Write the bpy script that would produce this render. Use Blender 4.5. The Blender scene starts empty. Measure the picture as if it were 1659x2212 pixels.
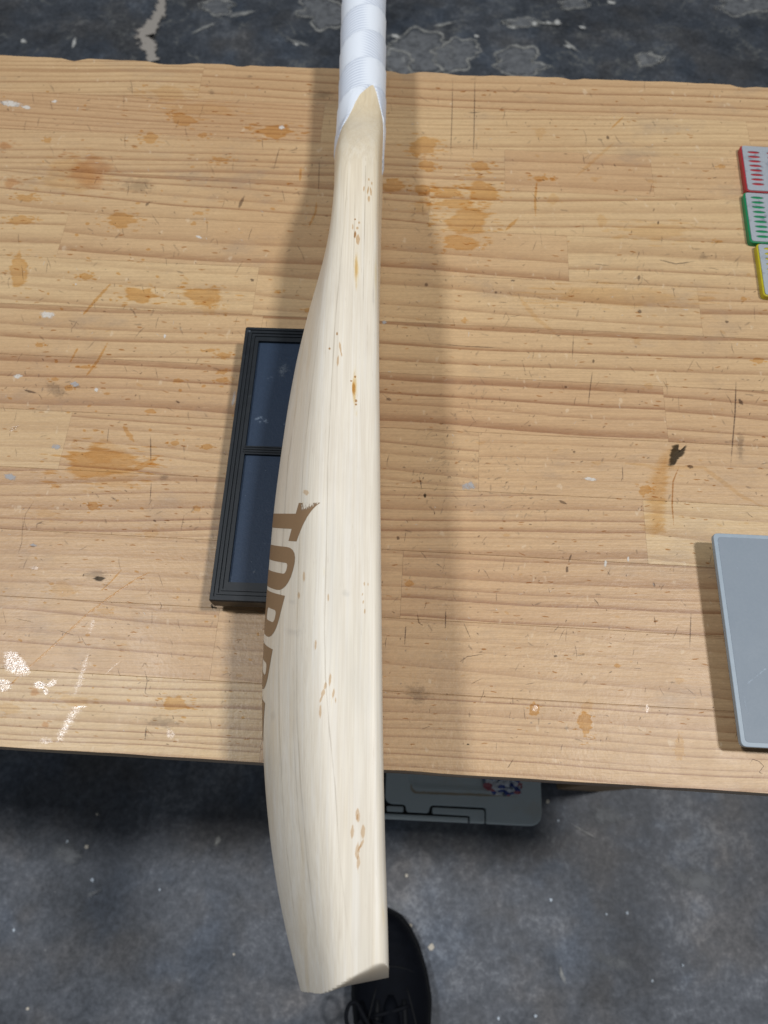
import bpy, bmesh, math, random
import numpy as np
from mathutils import Vector
from mathutils.bvhtree import BVHTree

# ------------------------------------------------------------------ camera, world, lamps, exposure
scene = bpy.context.scene
col = scene.collection
ZT = 0.735                 # bench top above the floor
CAMH = 0.457               # camera above the bench top
TILT = 22.5
FPX = 1560.0               # focal length in units of a 1659 px wide picture

cam_d = bpy.data.cameras.new('camera')
cam = bpy.data.objects.new('camera', cam_d)
col.objects.link(cam)
cam.location = (0, 0, ZT + CAMH)
cam.rotation_euler = (math.radians(TILT), 0, 0)
cam_d.sensor_fit = 'HORIZONTAL'
cam_d.sensor_width = 36
cam_d.lens = 36 * FPX / 1659
cam_d.clip_start = 0.01
cam_d.clip_end = 100
cam_d.dof.use_dof = True
cam_d.dof.focus_distance = 0.41
cam_d.dof.aperture_fstop = 15
scene.camera = cam

world = bpy.data.worlds.new('World')
scene.world = world
world.use_nodes = True
wb = world.node_tree.nodes['Background']
wb.inputs['Color'].default_value = (0.80, 0.90, 1.0, 1)
wb.inputs['Strength'].default_value = 0.12

def lamp(name, loc, target, power, sx, sy, color):
    d = bpy.data.lights.new(name, 'AREA')
    d.shape = 'RECTANGLE'
    d.size = sx
    d.size_y = sy
    d.energy = power
    d.color = color
    o = bpy.data.objects.new(name, d)
    col.objects.link(o)
    o.location = loc
    o.rotation_euler = (Vector(target) - Vector(loc)).to_track_quat('-Z', 'Y').to_euler()
    return o

lamp('ceiling_lamp', (1.27, 0.22, ZT + 2.65), (0, .25, ZT), 53, .22, .26, (1.0, 0.985, 0.96))
lamp('ceiling_lamp', (-1.27, 0.46, ZT + 2.65), (0, .25, ZT), 40, .22, .26, (0.95, 0.975, 1.0))

scene.view_settings.view_transform = 'Standard'
scene.view_settings.look = 'None'
scene.view_settings.exposure = 0.0
scene.view_settings.gamma = 1.0
scene.render.engine = 'CYCLES'
scene.cycles.max_bounces = 8
scene.cycles.transparent_max_bounces = 16

# ------------------------------------------------------------------ helpers
def ray(px, py):
    t = math.radians(TILT)
    cx = (px - 829.5) / FPX
    cy = -(py - 1106.0) / FPX
    return Vector((cx, cy * math.cos(t) + math.sin(t), cy * math.sin(t) - math.cos(t)))
CAM = Vector((0, 0, ZT + CAMH))
def at(px, py, z):
    d = ray(px, py)
    k = (z - CAM.z) / d.z
    return CAM + d * k

def link(o, parent=None):
    col.objects.link(o)
    if parent is not None:
        o.parent = parent
    return o
def empty(name, loc):
    o = bpy.data.objects.new(name, None)
    o.empty_display_size = .05
    o.location = loc
    col.objects.link(o)
    return o
def tag(o, label, cat, group=None, kind=None):
    if label: o['label'] = label
    if cat: o['category'] = cat
    if group: o['group'] = group
    if kind: o['kind'] = kind
    return o
def mesh_obj(name, verts, faces, mat, parent=None, smooth=False):
    """verts in world metres; the object is placed relative to its parent's location"""
    off = Vector((0, 0, 0))
    p = parent
    while p is not None:
        off += p.location
        p = p.parent
    me = bpy.data.meshes.new(name)
    me.from_pydata([tuple(Vector(v) - off) for v in verts], [], faces)
    me.materials.append(mat)
    if smooth:
        me.polygons.foreach_set('use_smooth', [True] * len(me.polygons))
    me.update()
    o = bpy.data.objects.new(name, me)
    return link(o, parent)
def bm_obj(name, bm, mat, parent=None, smooth=False):
    bmesh.ops.recalc_face_normals(bm, faces=bm.faces[:])
    bm.verts.ensure_lookup_table()
    bm.verts.index_update()
    vs = [v.co.copy() for v in bm.verts]
    fs = [[v.index for v in f.verts] for f in bm.faces]
    bm.free()
    return mesh_obj(name, vs, fs, mat, parent, smooth)
def set_attr(o, name, vals):
    a = o.data.attributes.new(name, 'FLOAT', 'POINT')
    a.data.foreach_set('value', list(vals))

def rounded_poly(pts, r, n=5):
    """round the corners of a closed 2D polygon; r a number or a list"""
    out = []
    m = len(pts)
    for i in range(m):
        p0, p1, p2 = Vector(pts[i - 1]), Vector(pts[i]), Vector(pts[(i + 1) % m])
        rr = r[i] if isinstance(r, (list, tuple)) else r
        if rr <= 0:
            out.append((p1.x, p1.y)); continue
        d0 = (p0 - p1); d2 = (p2 - p1)
        k0 = min(rr, d0.length * .49); k2 = min(rr, d2.length * .49)
        a = p1 + d0.normalized() * k0
        b = p1 + d2.normalized() * k2
        for j in range(n + 1):
            t = j / n
            q = a * (1 - t) ** 2 + p1 * 2 * t * (1 - t) + b * t * t
            out.append((q.x, q.y))
    return out
def inset_poly(pts, d):
    m = len(pts)
    out = []
    area = sum(pts[i][0] * pts[(i + 1) % m][1] - pts[(i + 1) % m][0] * pts[i][1] for i in range(m))
    s = 1 if area > 0 else -1
    for i in range(m):
        a = Vector(pts[i - 1]); b = Vector(pts[i]); c = Vector(pts[(i + 1) % m])
        t = (c - b)
        if t.length < 1e-9: t = b - a
        t2 = (b - a)
        if t2.length < 1e-9: t2 = t
        n = (t.normalized() + t2.normalized())
        if n.length < 1e-6: n = t
        n.normalize()
        cosh = max(.4, n.dot(t.normalized()))
        nn = Vector((-n.y, n.x)) * s
        q = b + nn * (d / cosh)
        out.append((q.x, q.y))
    return out
def slab(name, pts, z0, z1, mat, parent, bev=0.0, to=None, smooth=False, nb=3):
    """closed 2D outline extruded from z0 to z1 with a rounded top rim; `to` maps (u,v)->(x,y)"""
    to = to or (lambda u, v: (u, v))
    rings = [(pts, z0)]
    if bev > 0:
        rings.append((pts, z1 - bev))
        for k in range(1, nb + 1):
            a = k / nb * math.pi / 2
            rings.append((inset_poly(pts, bev * (1 - math.cos(a))), z1 - bev + bev * math.sin(a)))
    else:
        rings.append((pts, z1))
    bm = bmesh.new()
    vr = []
    for pp, z in rings:
        vr.append([bm.verts.new((*to(u, v), z)) for u, v in pp])
    m = len(pts)
    for a, b in zip(vr[:-1], vr[1:]):
        for i in range(m):
            bm.faces.new((a[i], a[(i + 1) % m], b[(i + 1) % m], b[i]))
    bm.faces.new(vr[0][::-1])
    bm.faces.new(vr[-1])
    return bm_obj(name, bm, mat, parent, smooth)
def tube(name, pts, r, mat, parent, n=8):
    bm = bmesh.new()
    rings = []
    m = len(pts)
    up = Vector((0, 0, 1))
    for i in range(m):
        p = Vector(pts[i])
        t = (Vector(pts[min(i + 1, m - 1)]) - Vector(pts[max(i - 1, 0)])).normalized()
        a = t.cross(up)
        if a.length < 1e-3: a = t.cross(Vector((1, 0, 0)))
        a.normalize()
        b = a.cross(t)
        rr = r[i] if isinstance(r, (list, tuple)) else r
        rings.append([bm.verts.new(p + (a * math.cos(k * 2 * math.pi / n) + b * math.sin(k * 2 * math.pi / n)) * rr) for k in range(n)])
    for a, b in zip(rings[:-1], rings[1:]):
        for k in range(n):
            bm.faces.new((a[k], a[(k + 1) % n], b[(k + 1) % n], b[k]))
    bm.faces.new(rings[0]); bm.faces.new(rings[-1][::-1])
    return bm_obj(name, bm, mat, parent, True)

# ------------------------------------------------------------------ node helpers
class G:
    def __init__(self, name):
        self.mat = bpy.data.materials.new(name)
        self.mat.use_nodes = True
        self.nt = self.mat.node_tree
        self.nt.nodes.clear()
        self.out = self.nt.nodes.new('ShaderNodeOutputMaterial')
    def put(self, sock, v):
        if v is None: return
        if hasattr(v, 'is_output'):
            self.nt.links.new(v, sock)
        else:
            if sock.type == 'RGBA' and hasattr(v, '__len__') and len(v) == 3:
                v = (*v, 1)
            sock.default_value = v
    def n(self, t, **kw):
        nd = self.nt.nodes.new(t)
        for k, v in kw.items():
            setattr(nd, k, v)
        return nd
    def m(self, op, a, b=None, c=None, clamp=False):
        nd = self.n('ShaderNodeMath', operation=op, use_clamp=clamp)
        self.put(nd.inputs[0], a); self.put(nd.inputs[1], b)
        if c is not None: self.put(nd.inputs[2], c)
        return nd.outputs[0]
    def mix(self, f, a, b, blend='MIX'):
        nd = self.n('ShaderNodeMix', data_type='RGBA', blend_type=blend)
        self.put(nd.inputs[0], f); self.put(nd.inputs[6], a); self.put(nd.inputs[7], b)
        return nd.outputs[2]
    def ramp(self, f, stops):
        nd = self.n('ShaderNodeValToRGB')
        el = nd.color_ramp.elements
        while len(el) < len(stops): el.new(.5)
        for e, (p, c) in zip(el, stops):
            e.position = p
            e.color = (c, c, c, 1) if not hasattr(c, '__len__') else (*c[:3], 1)
        self.put(nd.inputs[0], f)
        return nd.outputs[0]
    def smooth(self, f, a, b):
        nd = self.n('ShaderNodeMapRange', interpolation_type='SMOOTHSTEP')
        self.put(nd.inputs[0], f); nd.inputs[1].default_value = a; nd.inputs[2].default_value = b
        return nd.outputs[0]
    def coord(self, which='Object'):
        return self.n('ShaderNodeTexCoord').outputs[which]
    def sep(self, v):
        nd = self.n('ShaderNodeSeparateXYZ'); self.put(nd.inputs[0], v)
        return nd.outputs
    def comb(self, x, y, z):
        nd = self.n('ShaderNodeCombineXYZ')
        self.put(nd.inputs[0], x); self.put(nd.inputs[1], y); self.put(nd.inputs[2], z)
        return nd.outputs[0]
    def scale(self, v, s, add=None):
        nd = self.n('ShaderNodeVectorMath', operation='MULTIPLY')
        self.put(nd.inputs[0], v); nd.inputs[1].default_value = s
        if add is None: return nd.outputs[0]
        n2 = self.n('ShaderNodeVectorMath', operation='ADD')
        self.put(n2.inputs[0], nd.outputs[0]); self.put(n2.inputs[1], add)
        return n2.outputs[0]
    def noise(self, v, s, detail=3, rough=.55, dist=0, dim='3D'):
        nd = self.n('ShaderNodeTexNoise', noise_dimensions=dim)
        self.put(nd.inputs['Vector'], v)
        nd.inputs['Scale'].default_value = s
        nd.inputs['Detail'].default_value = detail
        nd.inputs['Roughness'].default_value = rough
        nd.inputs['Distortion'].default_value = dist
        return nd.outputs[0]
    def attr(self, name, typ='GEOMETRY'):
        nd = self.n('ShaderNodeAttribute', attribute_type=typ, attribute_name=name)
        return nd.outputs['Fac']
    def bump(self, h, strength=.3, dist=.001):
        nd = self.n('ShaderNodeBump')
        nd.inputs['Strength'].default_value = strength
        nd.inputs['Distance'].default_value = dist
        self.put(nd.inputs['Height'], h)
        return nd.outputs[0]
    def pbr(self, color, rough=.5, normal=None, spec=.5, metal=0, coat=0, coat_rough=.05, sss=0, sheen=0):
        nd = self.n('ShaderNodeBsdfPrincipled')
        self.put(nd.inputs['Base Color'], color)
        self.put(nd.inputs['Roughness'], rough)
        self.put(nd.inputs['Specular IOR Level'], spec)
        self.put(nd.inputs['Metallic'], metal)
        if coat:
            nd.inputs['Coat Weight'].default_value = coat
            nd.inputs['Coat Roughness'].default_value = coat_rough
        if sheen: nd.inputs['Sheen Weight'].default_value = sheen
        if normal is not None: self.put(nd.inputs['Normal'], normal)
        return nd.outputs[0]
    def end(self, shader):
        self.nt.links.new(shader, self.out.inputs['Surface'])
        return self.mat

# ---- pine bench boards: growth rings per board, grime, dents
def make_pine():
    g = G('laminated_pine')
    P = g.coord()
    seed = g.attr('seed', 'OBJECT'); spac = g.attr('spacing', 'OBJECT')
    slope = g.attr('slope', 'OBJECT'); tone = g.attr('tone', 'OBJECT'); con = g.attr('contrast', 'OBJECT')
    x, y, z = g.sep(P)
    off = g.comb(g.m('MULTIPLY', seed, 3.7), g.m('MULTIPLY', seed, 1.9), seed)
    wob = g.noise(g.scale(P, (2.2, 7, 7), off), 1.0, 2)
    wob2 = g.noise(g.scale(P, (9, 26, 20), off), 1.0, 2)
    p = g.m('ADD', y, g.m('MULTIPLY', x, slope))
    p = g.m('ADD', p, g.m('MULTIPLY', wob, .030))
    p = g.m('ADD', p, g.m('MULTIPLY', wob2, .0022))
    p = g.m('ADD', g.m('DIVIDE', p, spac), seed)
    nd = g.n('ShaderNodeTexNoise', noise_dimensions='1D')
    g.put(nd.inputs['W'], g.m('ADD', g.m('MULTIPLY', p, .55), seed)); nd.inputs['Scale'].default_value = 1; nd.inputs['Detail'].default_value = 1
    p = g.m('ADD', p, g.m('MULTIPLY', nd.outputs[0], 1.5))
    fr = g.m('FRACT', p)
    # soft rise to late wood, abrupt fall to the next ring, seen from the far side
    ring = g.ramp(fr, [(0, .0), (.035, 1.0), (.09, .86), (.20, .60), (.34, .24), (.58, .06), (1, 0)])
    wn = g.n('ShaderNodeTexWhiteNoise', noise_dimensions='1D'); g.put(wn.inputs['W'], g.m('ADD', g.m('FLOOR', p), seed))
    ring = g.m('MULTIPLY', ring, g.m('ADD', .45, g.m('MULTIPLY', wn.outputs[0], .85)))
    fiber = g.noise(g.scale(P, (14, 900, 60), off), 1.0, 3, .6)
    fiber2 = g.noise(g.scale(P, (60, 420, 60), off), 1.0, 2, .6)
    pores = g.smooth(g.noise(g.scale(P, (55, 700, 90), off), 1.0, 2, .5), .69, .76)
    amt = g.m('MULTIPLY', ring, g.m('MULTIPLY', con, g.m('ADD', .62, g.m('MULTIPLY', g.noise(g.scale(P, (4, 14, 9), off), 1, 2), 1.0))), clamp=True)
    c = g.mix(amt, (.565, .405, .23), (.315, .175, .085))
    c = g.mix(g.m('MULTIPLY', g.smooth(fiber, .35, .72), .42), c, (.36, .235, .135))
    c = g.mix(g.m('MULTIPLY', pores, .35), c, (.20, .10, .05))
    c = g.mix(g.m('MULTIPLY', g.smooth(fiber2, .5, .75), .20), c, (.66, .49, .29))
    # board to board tone and uneven ageing
    c = g.mix(1.0, c, g.mix(tone, (.90, .80, .76), (1.05, 1.05, 1.02)), 'MULTIPLY')
    old = g.noise(P, 5.5, 4, .6)
    c = g.mix(g.m('MULTIPLY', g.smooth(old, .46, .70), .26), c, (.40, .225, .105))
    grime = g.noise(g.scale(P, (1, 1.6, 1)), 11, 5, .68)
    c = g.mix(g.m('MULTIPLY', g.smooth(grime, .53, .74), .36), c, (.235, .185, .15))
    # fine dents, dirt specks and scuffs
    sp = g.smooth(g.noise(g.scale(P, (1, 1.3, 1)), 260, 3, .6), .67, .74)
    area = g.smooth(g.noise(P, 16, 2), .42, .62)
    c = g.mix(g.m('MULTIPLY', g.m('MULTIPLY', sp, area), .55), c, (.11, .085, .07))
    lite = g.smooth(g.noise(g.scale(P, (1, .55, 1), (3.1, 7.2, 0)), 190, 2, .5), .68, .77)
    c = g.mix(g.m('MULTIPLY', lite, .30), c, (.70, .58, .42))
    fuzz = g.noise(g.scale(P, (.45, 1.5, 1)), 900, 3, .7)
    c = g.mix(1.0, c, g.ramp(fuzz, [(.3, .90), (.7, 1.09)]), 'MULTIPLY')
    hgt = g.m('ADD', g.m('MULTIPLY', g.noise(g.scale(P, (40, 500, 40), off), 1, 3), .6), g.m('MULTIPLY', g.noise(P, 330, 3, .6), .7))
    rough = g.m('ADD', .30, g.m('MULTIPLY', g.noise(P, 30, 4, .65), .26))
    return g.end(g.pbr(c, rough, g.bump(hgt, .42, .0006), spec=.45))

def make_floor():
    g = G('polished_concrete')
    P = g.coord()
    n1 = g.noise(P, 3.2, 6, .62, .3)
    n2 = g.noise(g.scale(P, (1, 1, 1), (4.2, 1.7, .3)), 19, 7, .72, .6)
    n3 = g.noise(P, 115, 6, .76)
    v = g.m('ADD', g.m('MULTIPLY', n1, .34), g.m('ADD', g.m('MULTIPLY', n2, .37), g.m('MULTIPLY', n3, .36)))
    c = g.ramp(v, [(.38, (.026, .030, .038)), (.48, (.072, .080, .096)), (.57, (.130, .141, .165)), (.66, (.27, .285, .315))])
    hue = g.noise(g.scale(P, (1, 1, 1), (9, 2, 0)), 7, 3)
    c = g.mix(g.m('MULTIPLY', g.smooth(hue, .45, .65), .55), c, g.mix(1, c, (1.18, 1.0, .82), 'MULTIPLY'))
    c = g.mix(g.m('MULTIPLY', g.smooth(g.noise(g.scale(P, (1, 1, 1), (1, 8, 0)), 9, 3), .5, .66), .5), c, g.mix(1, c, (.86, .99, 1.14), 'MULTIPLY'))
    sp = g.smooth(g.noise(P, 140, 3, .6), .70, .76)
    c = g.mix(g.m('MULTIPLY', sp, .6), c, (.34, .35, .36))
    # worn sealer: pale bloom rims only where the far part of the slab was wetted
    y = g.sep(P)[1]
    far = g.smooth(y, .55, 1.0)
    w = g.noise(g.scale(P, (1, 1, 1), (2.4, .6, 0)), 7.5, 5, .6, .35)
    rim = g.smooth(g.m('ABSOLUTE', g.m('SUBTRACT', w, .545)), .016, .0)
    c = g.mix(g.m('MULTIPLY', g.m('MULTIPLY', rim, far), g.smooth(n2, .42, .6)), c, (.26, .26, .25))
    c = g.mix(g.m('MULTIPLY', far, .75), c, g.mix(1, c, (.48, .51, .53), 'MULTIPLY'))
    rough = g.m('ADD', .42, g.m('MULTIPLY', n2, .3))
    return g.end(g.pbr(c, rough, g.bump(g.m('ADD', n3, n2), .25, .002), spec=.4))

def make_willow():
    g = G('white_willow')
    P = g.coord()
    x, y, z = g.sep(P)
    wob = g.noise(g.scale(P, (10, 3.2, 10)), 1, 3)
    wob2 = g.noise(g.scale(P, (5, 14, 5)), 1, 2)
    p = g.m('ADD', z, g.m('ADD', g.m('MULTIPLY', wob, .007), g.m('MULTIPLY', wob2, .0008)))
    p = g.m('ADD', p, g.m('MULTIPLY', x, .62))
    q = g.m('DIVIDE', p, .0135)
    fr = g.m('FRACT', q)
    line = g.ramp(fr, [(0, .0), (.40, .05), (.80, .18), (.93, .42), (.965, 1.0), (.985, .25), (1, 0)])
    line = g.m('MULTIPLY', line, g.m('ADD', .5, g.m('MULTIPLY', g.noise(g.scale(P, (30, 4, 30)), 1, 2), .9)))
    fiber = g.noise(g.scale(P, (1300, 26, 1300)), 1, 3, .6)
    fib2 = g.noise(g.scale(P, (420, 7, 420)), 1, 3, .6)
    mott = g.noise(g.scale(P, (45, 18, 45)), 1, 4, .6)
    c = g.mix(g.m('MULTIPLY', g.smooth(fiber, .3, .7), .55), (.78, .715, .605), (.625, .55, .45))
    c = g.mix(g.m('MULTIPLY', g.smooth(fib2, .45, .68), .40), c, (.82, .79, .74))
    c = g.mix(g.m('MULTIPLY', g.smooth(mott, .46, .72), .30), c, (.62, .55, .455))
    c = g.mix(g.m('MULTIPLY', line, .17), c, (.42, .37, .31))
    grn = g.smooth(g.noise(g.scale(P, (26, 7, 26), (1.3, 4.1, 2.2)), 1, 4, .6), .47, .68)
    c = g.mix(g.m('MULTIPLY', grn, .22), c, (.54, .535, .49))
    # natural yellowing towards the shoulders and on the heart side of the toe corner
    c = g.mix(g.m('MULTIPLY', g.smooth(y, .05, .36), .95), c, g.mix(1, c, (.92, .83, .65), 'MULTIPLY'))
    st = g.smooth(g.noise(g.scale(P, (90, 5, 30), (2, .4, .7)), 1, 3), .56, .70)
    c = g.mix(g.m('MULTIPLY', st, .30), c, (.60, .455, .26))
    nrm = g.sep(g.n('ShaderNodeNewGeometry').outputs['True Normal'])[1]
    c = g.mix(g.m('MULTIPLY', g.smooth(nrm, -.55, -.85), .85), c, (.40, .335, .255))    # toe end grain, darkened to stand in for its shade
    pores = g.smooth(g.noise(g.scale(P, (1500, 90, 1500)), 1, 2), .66, .74)
    c = g.mix(g.m('MULTIPLY', pores, .22), c, (.38, .30, .22))
    h = g.m('ADD', fiber, g.m('MULTIPLY', fib2, .5))
    return g.end(g.pbr(c, g.m('ADD', .36, g.m('MULTIPLY', fib2, .12)), g.bump(h, .10, .0004), spec=.42))

def make_tape():
    g = G('white_fibre_tape')
    u = g.attr('around'); v = g.attr('along')
    ph = g.m('ADD', g.m('DIVIDE', v, .0315), u)
    fr = g.m('FRACT', ph)
    odd = g.m('GREATER_THAN', g.m('MODULO', ph, 2.0), 1.0)
    # twill runs one way on one turn, the other way on the next
    k = g.m('SUBTRACT', g.m('MULTIPLY', odd, 2.0), 1.0)
    t = g.m('ADD', g.m('MULTIPLY', v, 2 * math.pi / .0030), g.m('MULTIPLY', g.m('MULTIPLY', u, k), 2 * math.pi * 9))
    lines = g.m('ADD', .5, g.m('MULTIPLY', g.m('SINE', t), .5))
    n = g.noise(g.comb(u, g.m('MULTIPLY', v, 8), 0), 6, 3)
    side = g.smooth(g.m('ADD', u, g.m('MULTIPLY', n, .05)), .72, .80)
    twill_shade = g.m('ADD', g.m('MULTIPLY', odd, side), g.m('MULTIPLY', g.m('SUBTRACT', 1.0, odd), g.m('SUBTRACT', 1.0, side)))  # half of each turn darkened: light on the twill painted into the colour
    c = g.mix(g.m('MULTIPLY', g.m('MULTIPLY', g.smooth(lines, .35, .9), twill_shade), .62), (.75, .80, .88), (.40, .45, .56))
    c = g.mix(g.m('MULTIPLY', twill_shade, .22), c, (.56, .62, .74))
    seam = g.smooth(g.m('MINIMUM', fr, g.m('SUBTRACT', 1.0, fr)), .035, .0)
    c = g.mix(g.m('MULTIPLY', seam, .30), c, (.42, .46, .55))
    return g.end(g.pbr(c, .52, g.bump(lines, .35, .0003), spec=.4))

def film(name, tint, gloss=0.0, rough=.3, noise_s=120, lo=.05, hi=.55, amount=1.0, stretch=(.45, 4, 1), ring=0.0):
    """a stain soaked into what it lies on: a thin tinted sheet whose edge fades"""
    g = G(name)
    P = g.coord()
    fade = g.attr('fade')
    n = g.noise(g.scale(P, stretch), noise_s, 4, .62)
    f = g.smooth(g.m('ADD', fade, g.m('MULTIPLY', g.m('SUBTRACT', n, .5), 1.7)), lo, hi)
    f = g.m('MULTIPLY', f, amount)
    if ring:
        f = g.m('MULTIPLY', f, g.m('SUBTRACT', 1.0, g.m('MULTIPLY', g.smooth(fade, .25, .95), ring)))
    big = g.noise(P, 9, 3, .6)
    if not gloss:
        f = g.m('MULTIPLY', f, g.ramp(big, [(.35, .72), (.65, 1.0)]))
    tr = g.n('ShaderNodeBsdfTransparent')
    g.put(tr.inputs[0], g.mix(f, (1, 1, 1), tuple(c ** .5 for c in tint)))   # light crosses the film twice
    sh = tr.outputs[0]
    if gloss:
        gl = g.n('ShaderNodeBsdfGlossy'); gl.inputs['Roughness'].default_value = rough
        g.put(gl.inputs['Normal'], g.bump(g.noise(P, 520, 3, .6), .75, .0006))
        mx = g.n('ShaderNodeMixShader')
        g.put(mx.inputs[0], g.m('MULTIPLY', f, gloss))
        g.nt.links.new(sh, mx.inputs[1]); g.nt.links.new(gl.outputs[0], mx.inputs[2])
        sh = mx.outputs[0]
    return g.end(sh)
def paint(name, color, noise_s=150, lo=.2, hi=.7, amount=1.0, rough=.6, stretch=(1, 1, 1)):
    """dried paint, dust or graphite lying on a surface, broken up by the grain"""
    g = G(name)
    P = g.coord()
    fade = g.attr('fade')
    n = g.noise(g.scale(P, stretch), noise_s, 5, .65)
    f = g.smooth(g.m('ADD', fade, g.m('MULTIPLY', g.m('SUBTRACT', n, .5), 2.0)), lo, hi)
    f = g.m('MULTIPLY', f, amount)
    tr = g.n('ShaderNodeBsdfTransparent')
    mx = g.n('ShaderNodeMixShader')
    g.put(mx.inputs[0], f)
    g.nt.links.new(tr.outputs[0], mx.inputs[1])
    g.nt.links.new(g.pbr(color, rough, spec=.25), mx.inputs[2])
    return g.end(mx.outputs[0])
def plain(name, color, rough=.5, spec=.5, metal=0, nscale=200, var=.15, bump=.1, bs=300, bd=.0005, coat=0):
    g = G(name)
    P = g.coord()
    n = g.noise(P, nscale, 4, .6)
    dark = tuple(max(0, c * (1 - var)) for c in color)
    lite = tuple(min(1, c * (1 + var)) for c in color)
    c = g.mix(n, dark, lite)
    b = g.bump(g.noise(P, bs, 3, .6), bump, bd) if bump else None
    return g.end(g.pbr(c, rough, b, spec=spec, metal=metal, coat=coat))

M = {}
M['pine'] = make_pine()
M['floor'] = make_floor()
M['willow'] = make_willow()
M['tape'] = make_tape()
M['oil'] = film('amber_oil_stain', (.84, .61, .33), lo=.18, hi=.6, ring=.28)
M['oil_red'] = film('reddish_oil_stain', (.80, .58, .44), amount=.8, lo=.05, hi=1.0)
M['oil_pale'] = film('pale_oil_stain', (.89, .75, .54), amount=.75, lo=.05, hi=.8, ring=.4)
M['scuff'] = film('brown_scuff', (.60, .38, .22), noise_s=260, lo=.15, hi=.8)
M['smudge'] = film('grey_smudge', (.58, .59, .62), noise_s=300, lo=.34, hi=1.0, amount=.85, stretch=(1, 1.3, 1))
M['burn'] = film('black_burn', (.10, .11, .12), noise_s=160, lo=.15, hi=.8)
M['pencil'] = film('pencil_line', (.22, .22, .26), noise_s=500, lo=.15, hi=.85, amount=.9)
M['dirt'] = film('dark_fleck', (.26, .25, .27), noise_s=500, lo=.2, hi=.8, amount=.9)
M['wet'] = film('wet_varnish', (.90, .78, .60), gloss=.20, rough=.27, noise_s=260, lo=.2, hi=1.3)
M['wet_thin'] = film('half_dry_varnish', (.95, .88, .78), gloss=.10, rough=.3, noise_s=420, lo=.4, hi=1.0)
M['paint_white'] = paint('dried_white_paint', (.70, .67, .62), noise_s=420, lo=.35, hi=1.0, amount=.75)
M['paint_blue'] = paint('dried_blue_grey_paint', (.42, .43, .45), noise_s=420, lo=.4, hi=1.1, amount=.7)
M['bloom'] = paint('pale_concrete_bloom', (.24, .25, .265), noise_s=46, lo=.15, hi=1.4, amount=.85)
M['rim'] = paint('pale_bloom_rim', (.46, .46, .44), noise_s=48, lo=.3, hi=1.35, amount=.85)
M['beige'] = paint('beige_crack_filler', (.46, .42, .38), noise_s=85, lo=.3, hi=.6, amount=.95)
M['branding'] = paint('burnt_brown_branding', (.26, .165, .092), noise_s=1400, lo=.2, hi=.75, stretch=(1, .3, 1), rough=.5)
M['grain'] = film('willow_grain_line', (.70, .68, .65), noise_s=400, lo=.1, hi=1.1, stretch=(1, .1, 1))
M['knot'] = film('willow_knot', (.68, .48, .30), noise_s=1300, lo=.12, hi=.75, stretch=(1, .3, 1), ring=.25)
M['rust'] = film('willow_rust_streak', (.84, .62, .30), noise_s=500, lo=.15, hi=1.1, stretch=(1, .15, 1))
M['knot_dark'] = film('willow_knot_core', (.50, .30, .16), noise_s=900, lo=.1, hi=.7, stretch=(1, .3, 1))
M['speck'] = film('willow_speck_stain', (.93, .80, .52), noise_s=300, lo=.25, hi=1.5, stretch=(1, .12, 1), amount=.8)
M['gray_mark'] = film('willow_grey_mark', (.80, .81, .83), noise_s=260, lo=.25, hi=1.1, stretch=(1, .5, 1), amount=.8)

# ------------------------------------------------------------------ floor
def make_floor_obj():
    bm = bmesh.new()
    n = 24
    vs = [[bm.verts.new((-4 + 8 * i / n, -3 + 8 * j / n, 0)) for i in range(n + 1)] for j in range(n + 1)]
    for j in range(n):
        for i in range(n):
            bm.faces.new((vs[j][i], vs[j][i + 1], vs[j + 1][i + 1], vs[j + 1][i]))
    o = bm_obj('floor', bm, M['floor'])
    o['kind'] = 'structure'
    return o
floor = make_floor_obj()

# ------------------------------------------------------------------ bench
YAW = math.atan(.0575)
CS, SN = math.cos(YAW), math.sin(YAW)
F0 = .0225                      # the bench's front edge crosses X = 0 here
def tab(u, v):
    return (u * CS + v * SN, F0 - u * SN + v * CS)
TH = .032
DEPTH = .604
UL, UR = -1.12, .47
bench = empty('workbench', (0, .3, 0))
tag(bench, 'low bench of laminated pine boards, stained with oil and scratched', 'workbench')
rng = random.Random(5)
ROWS = 13
RW = DEPTH / ROWS
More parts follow.
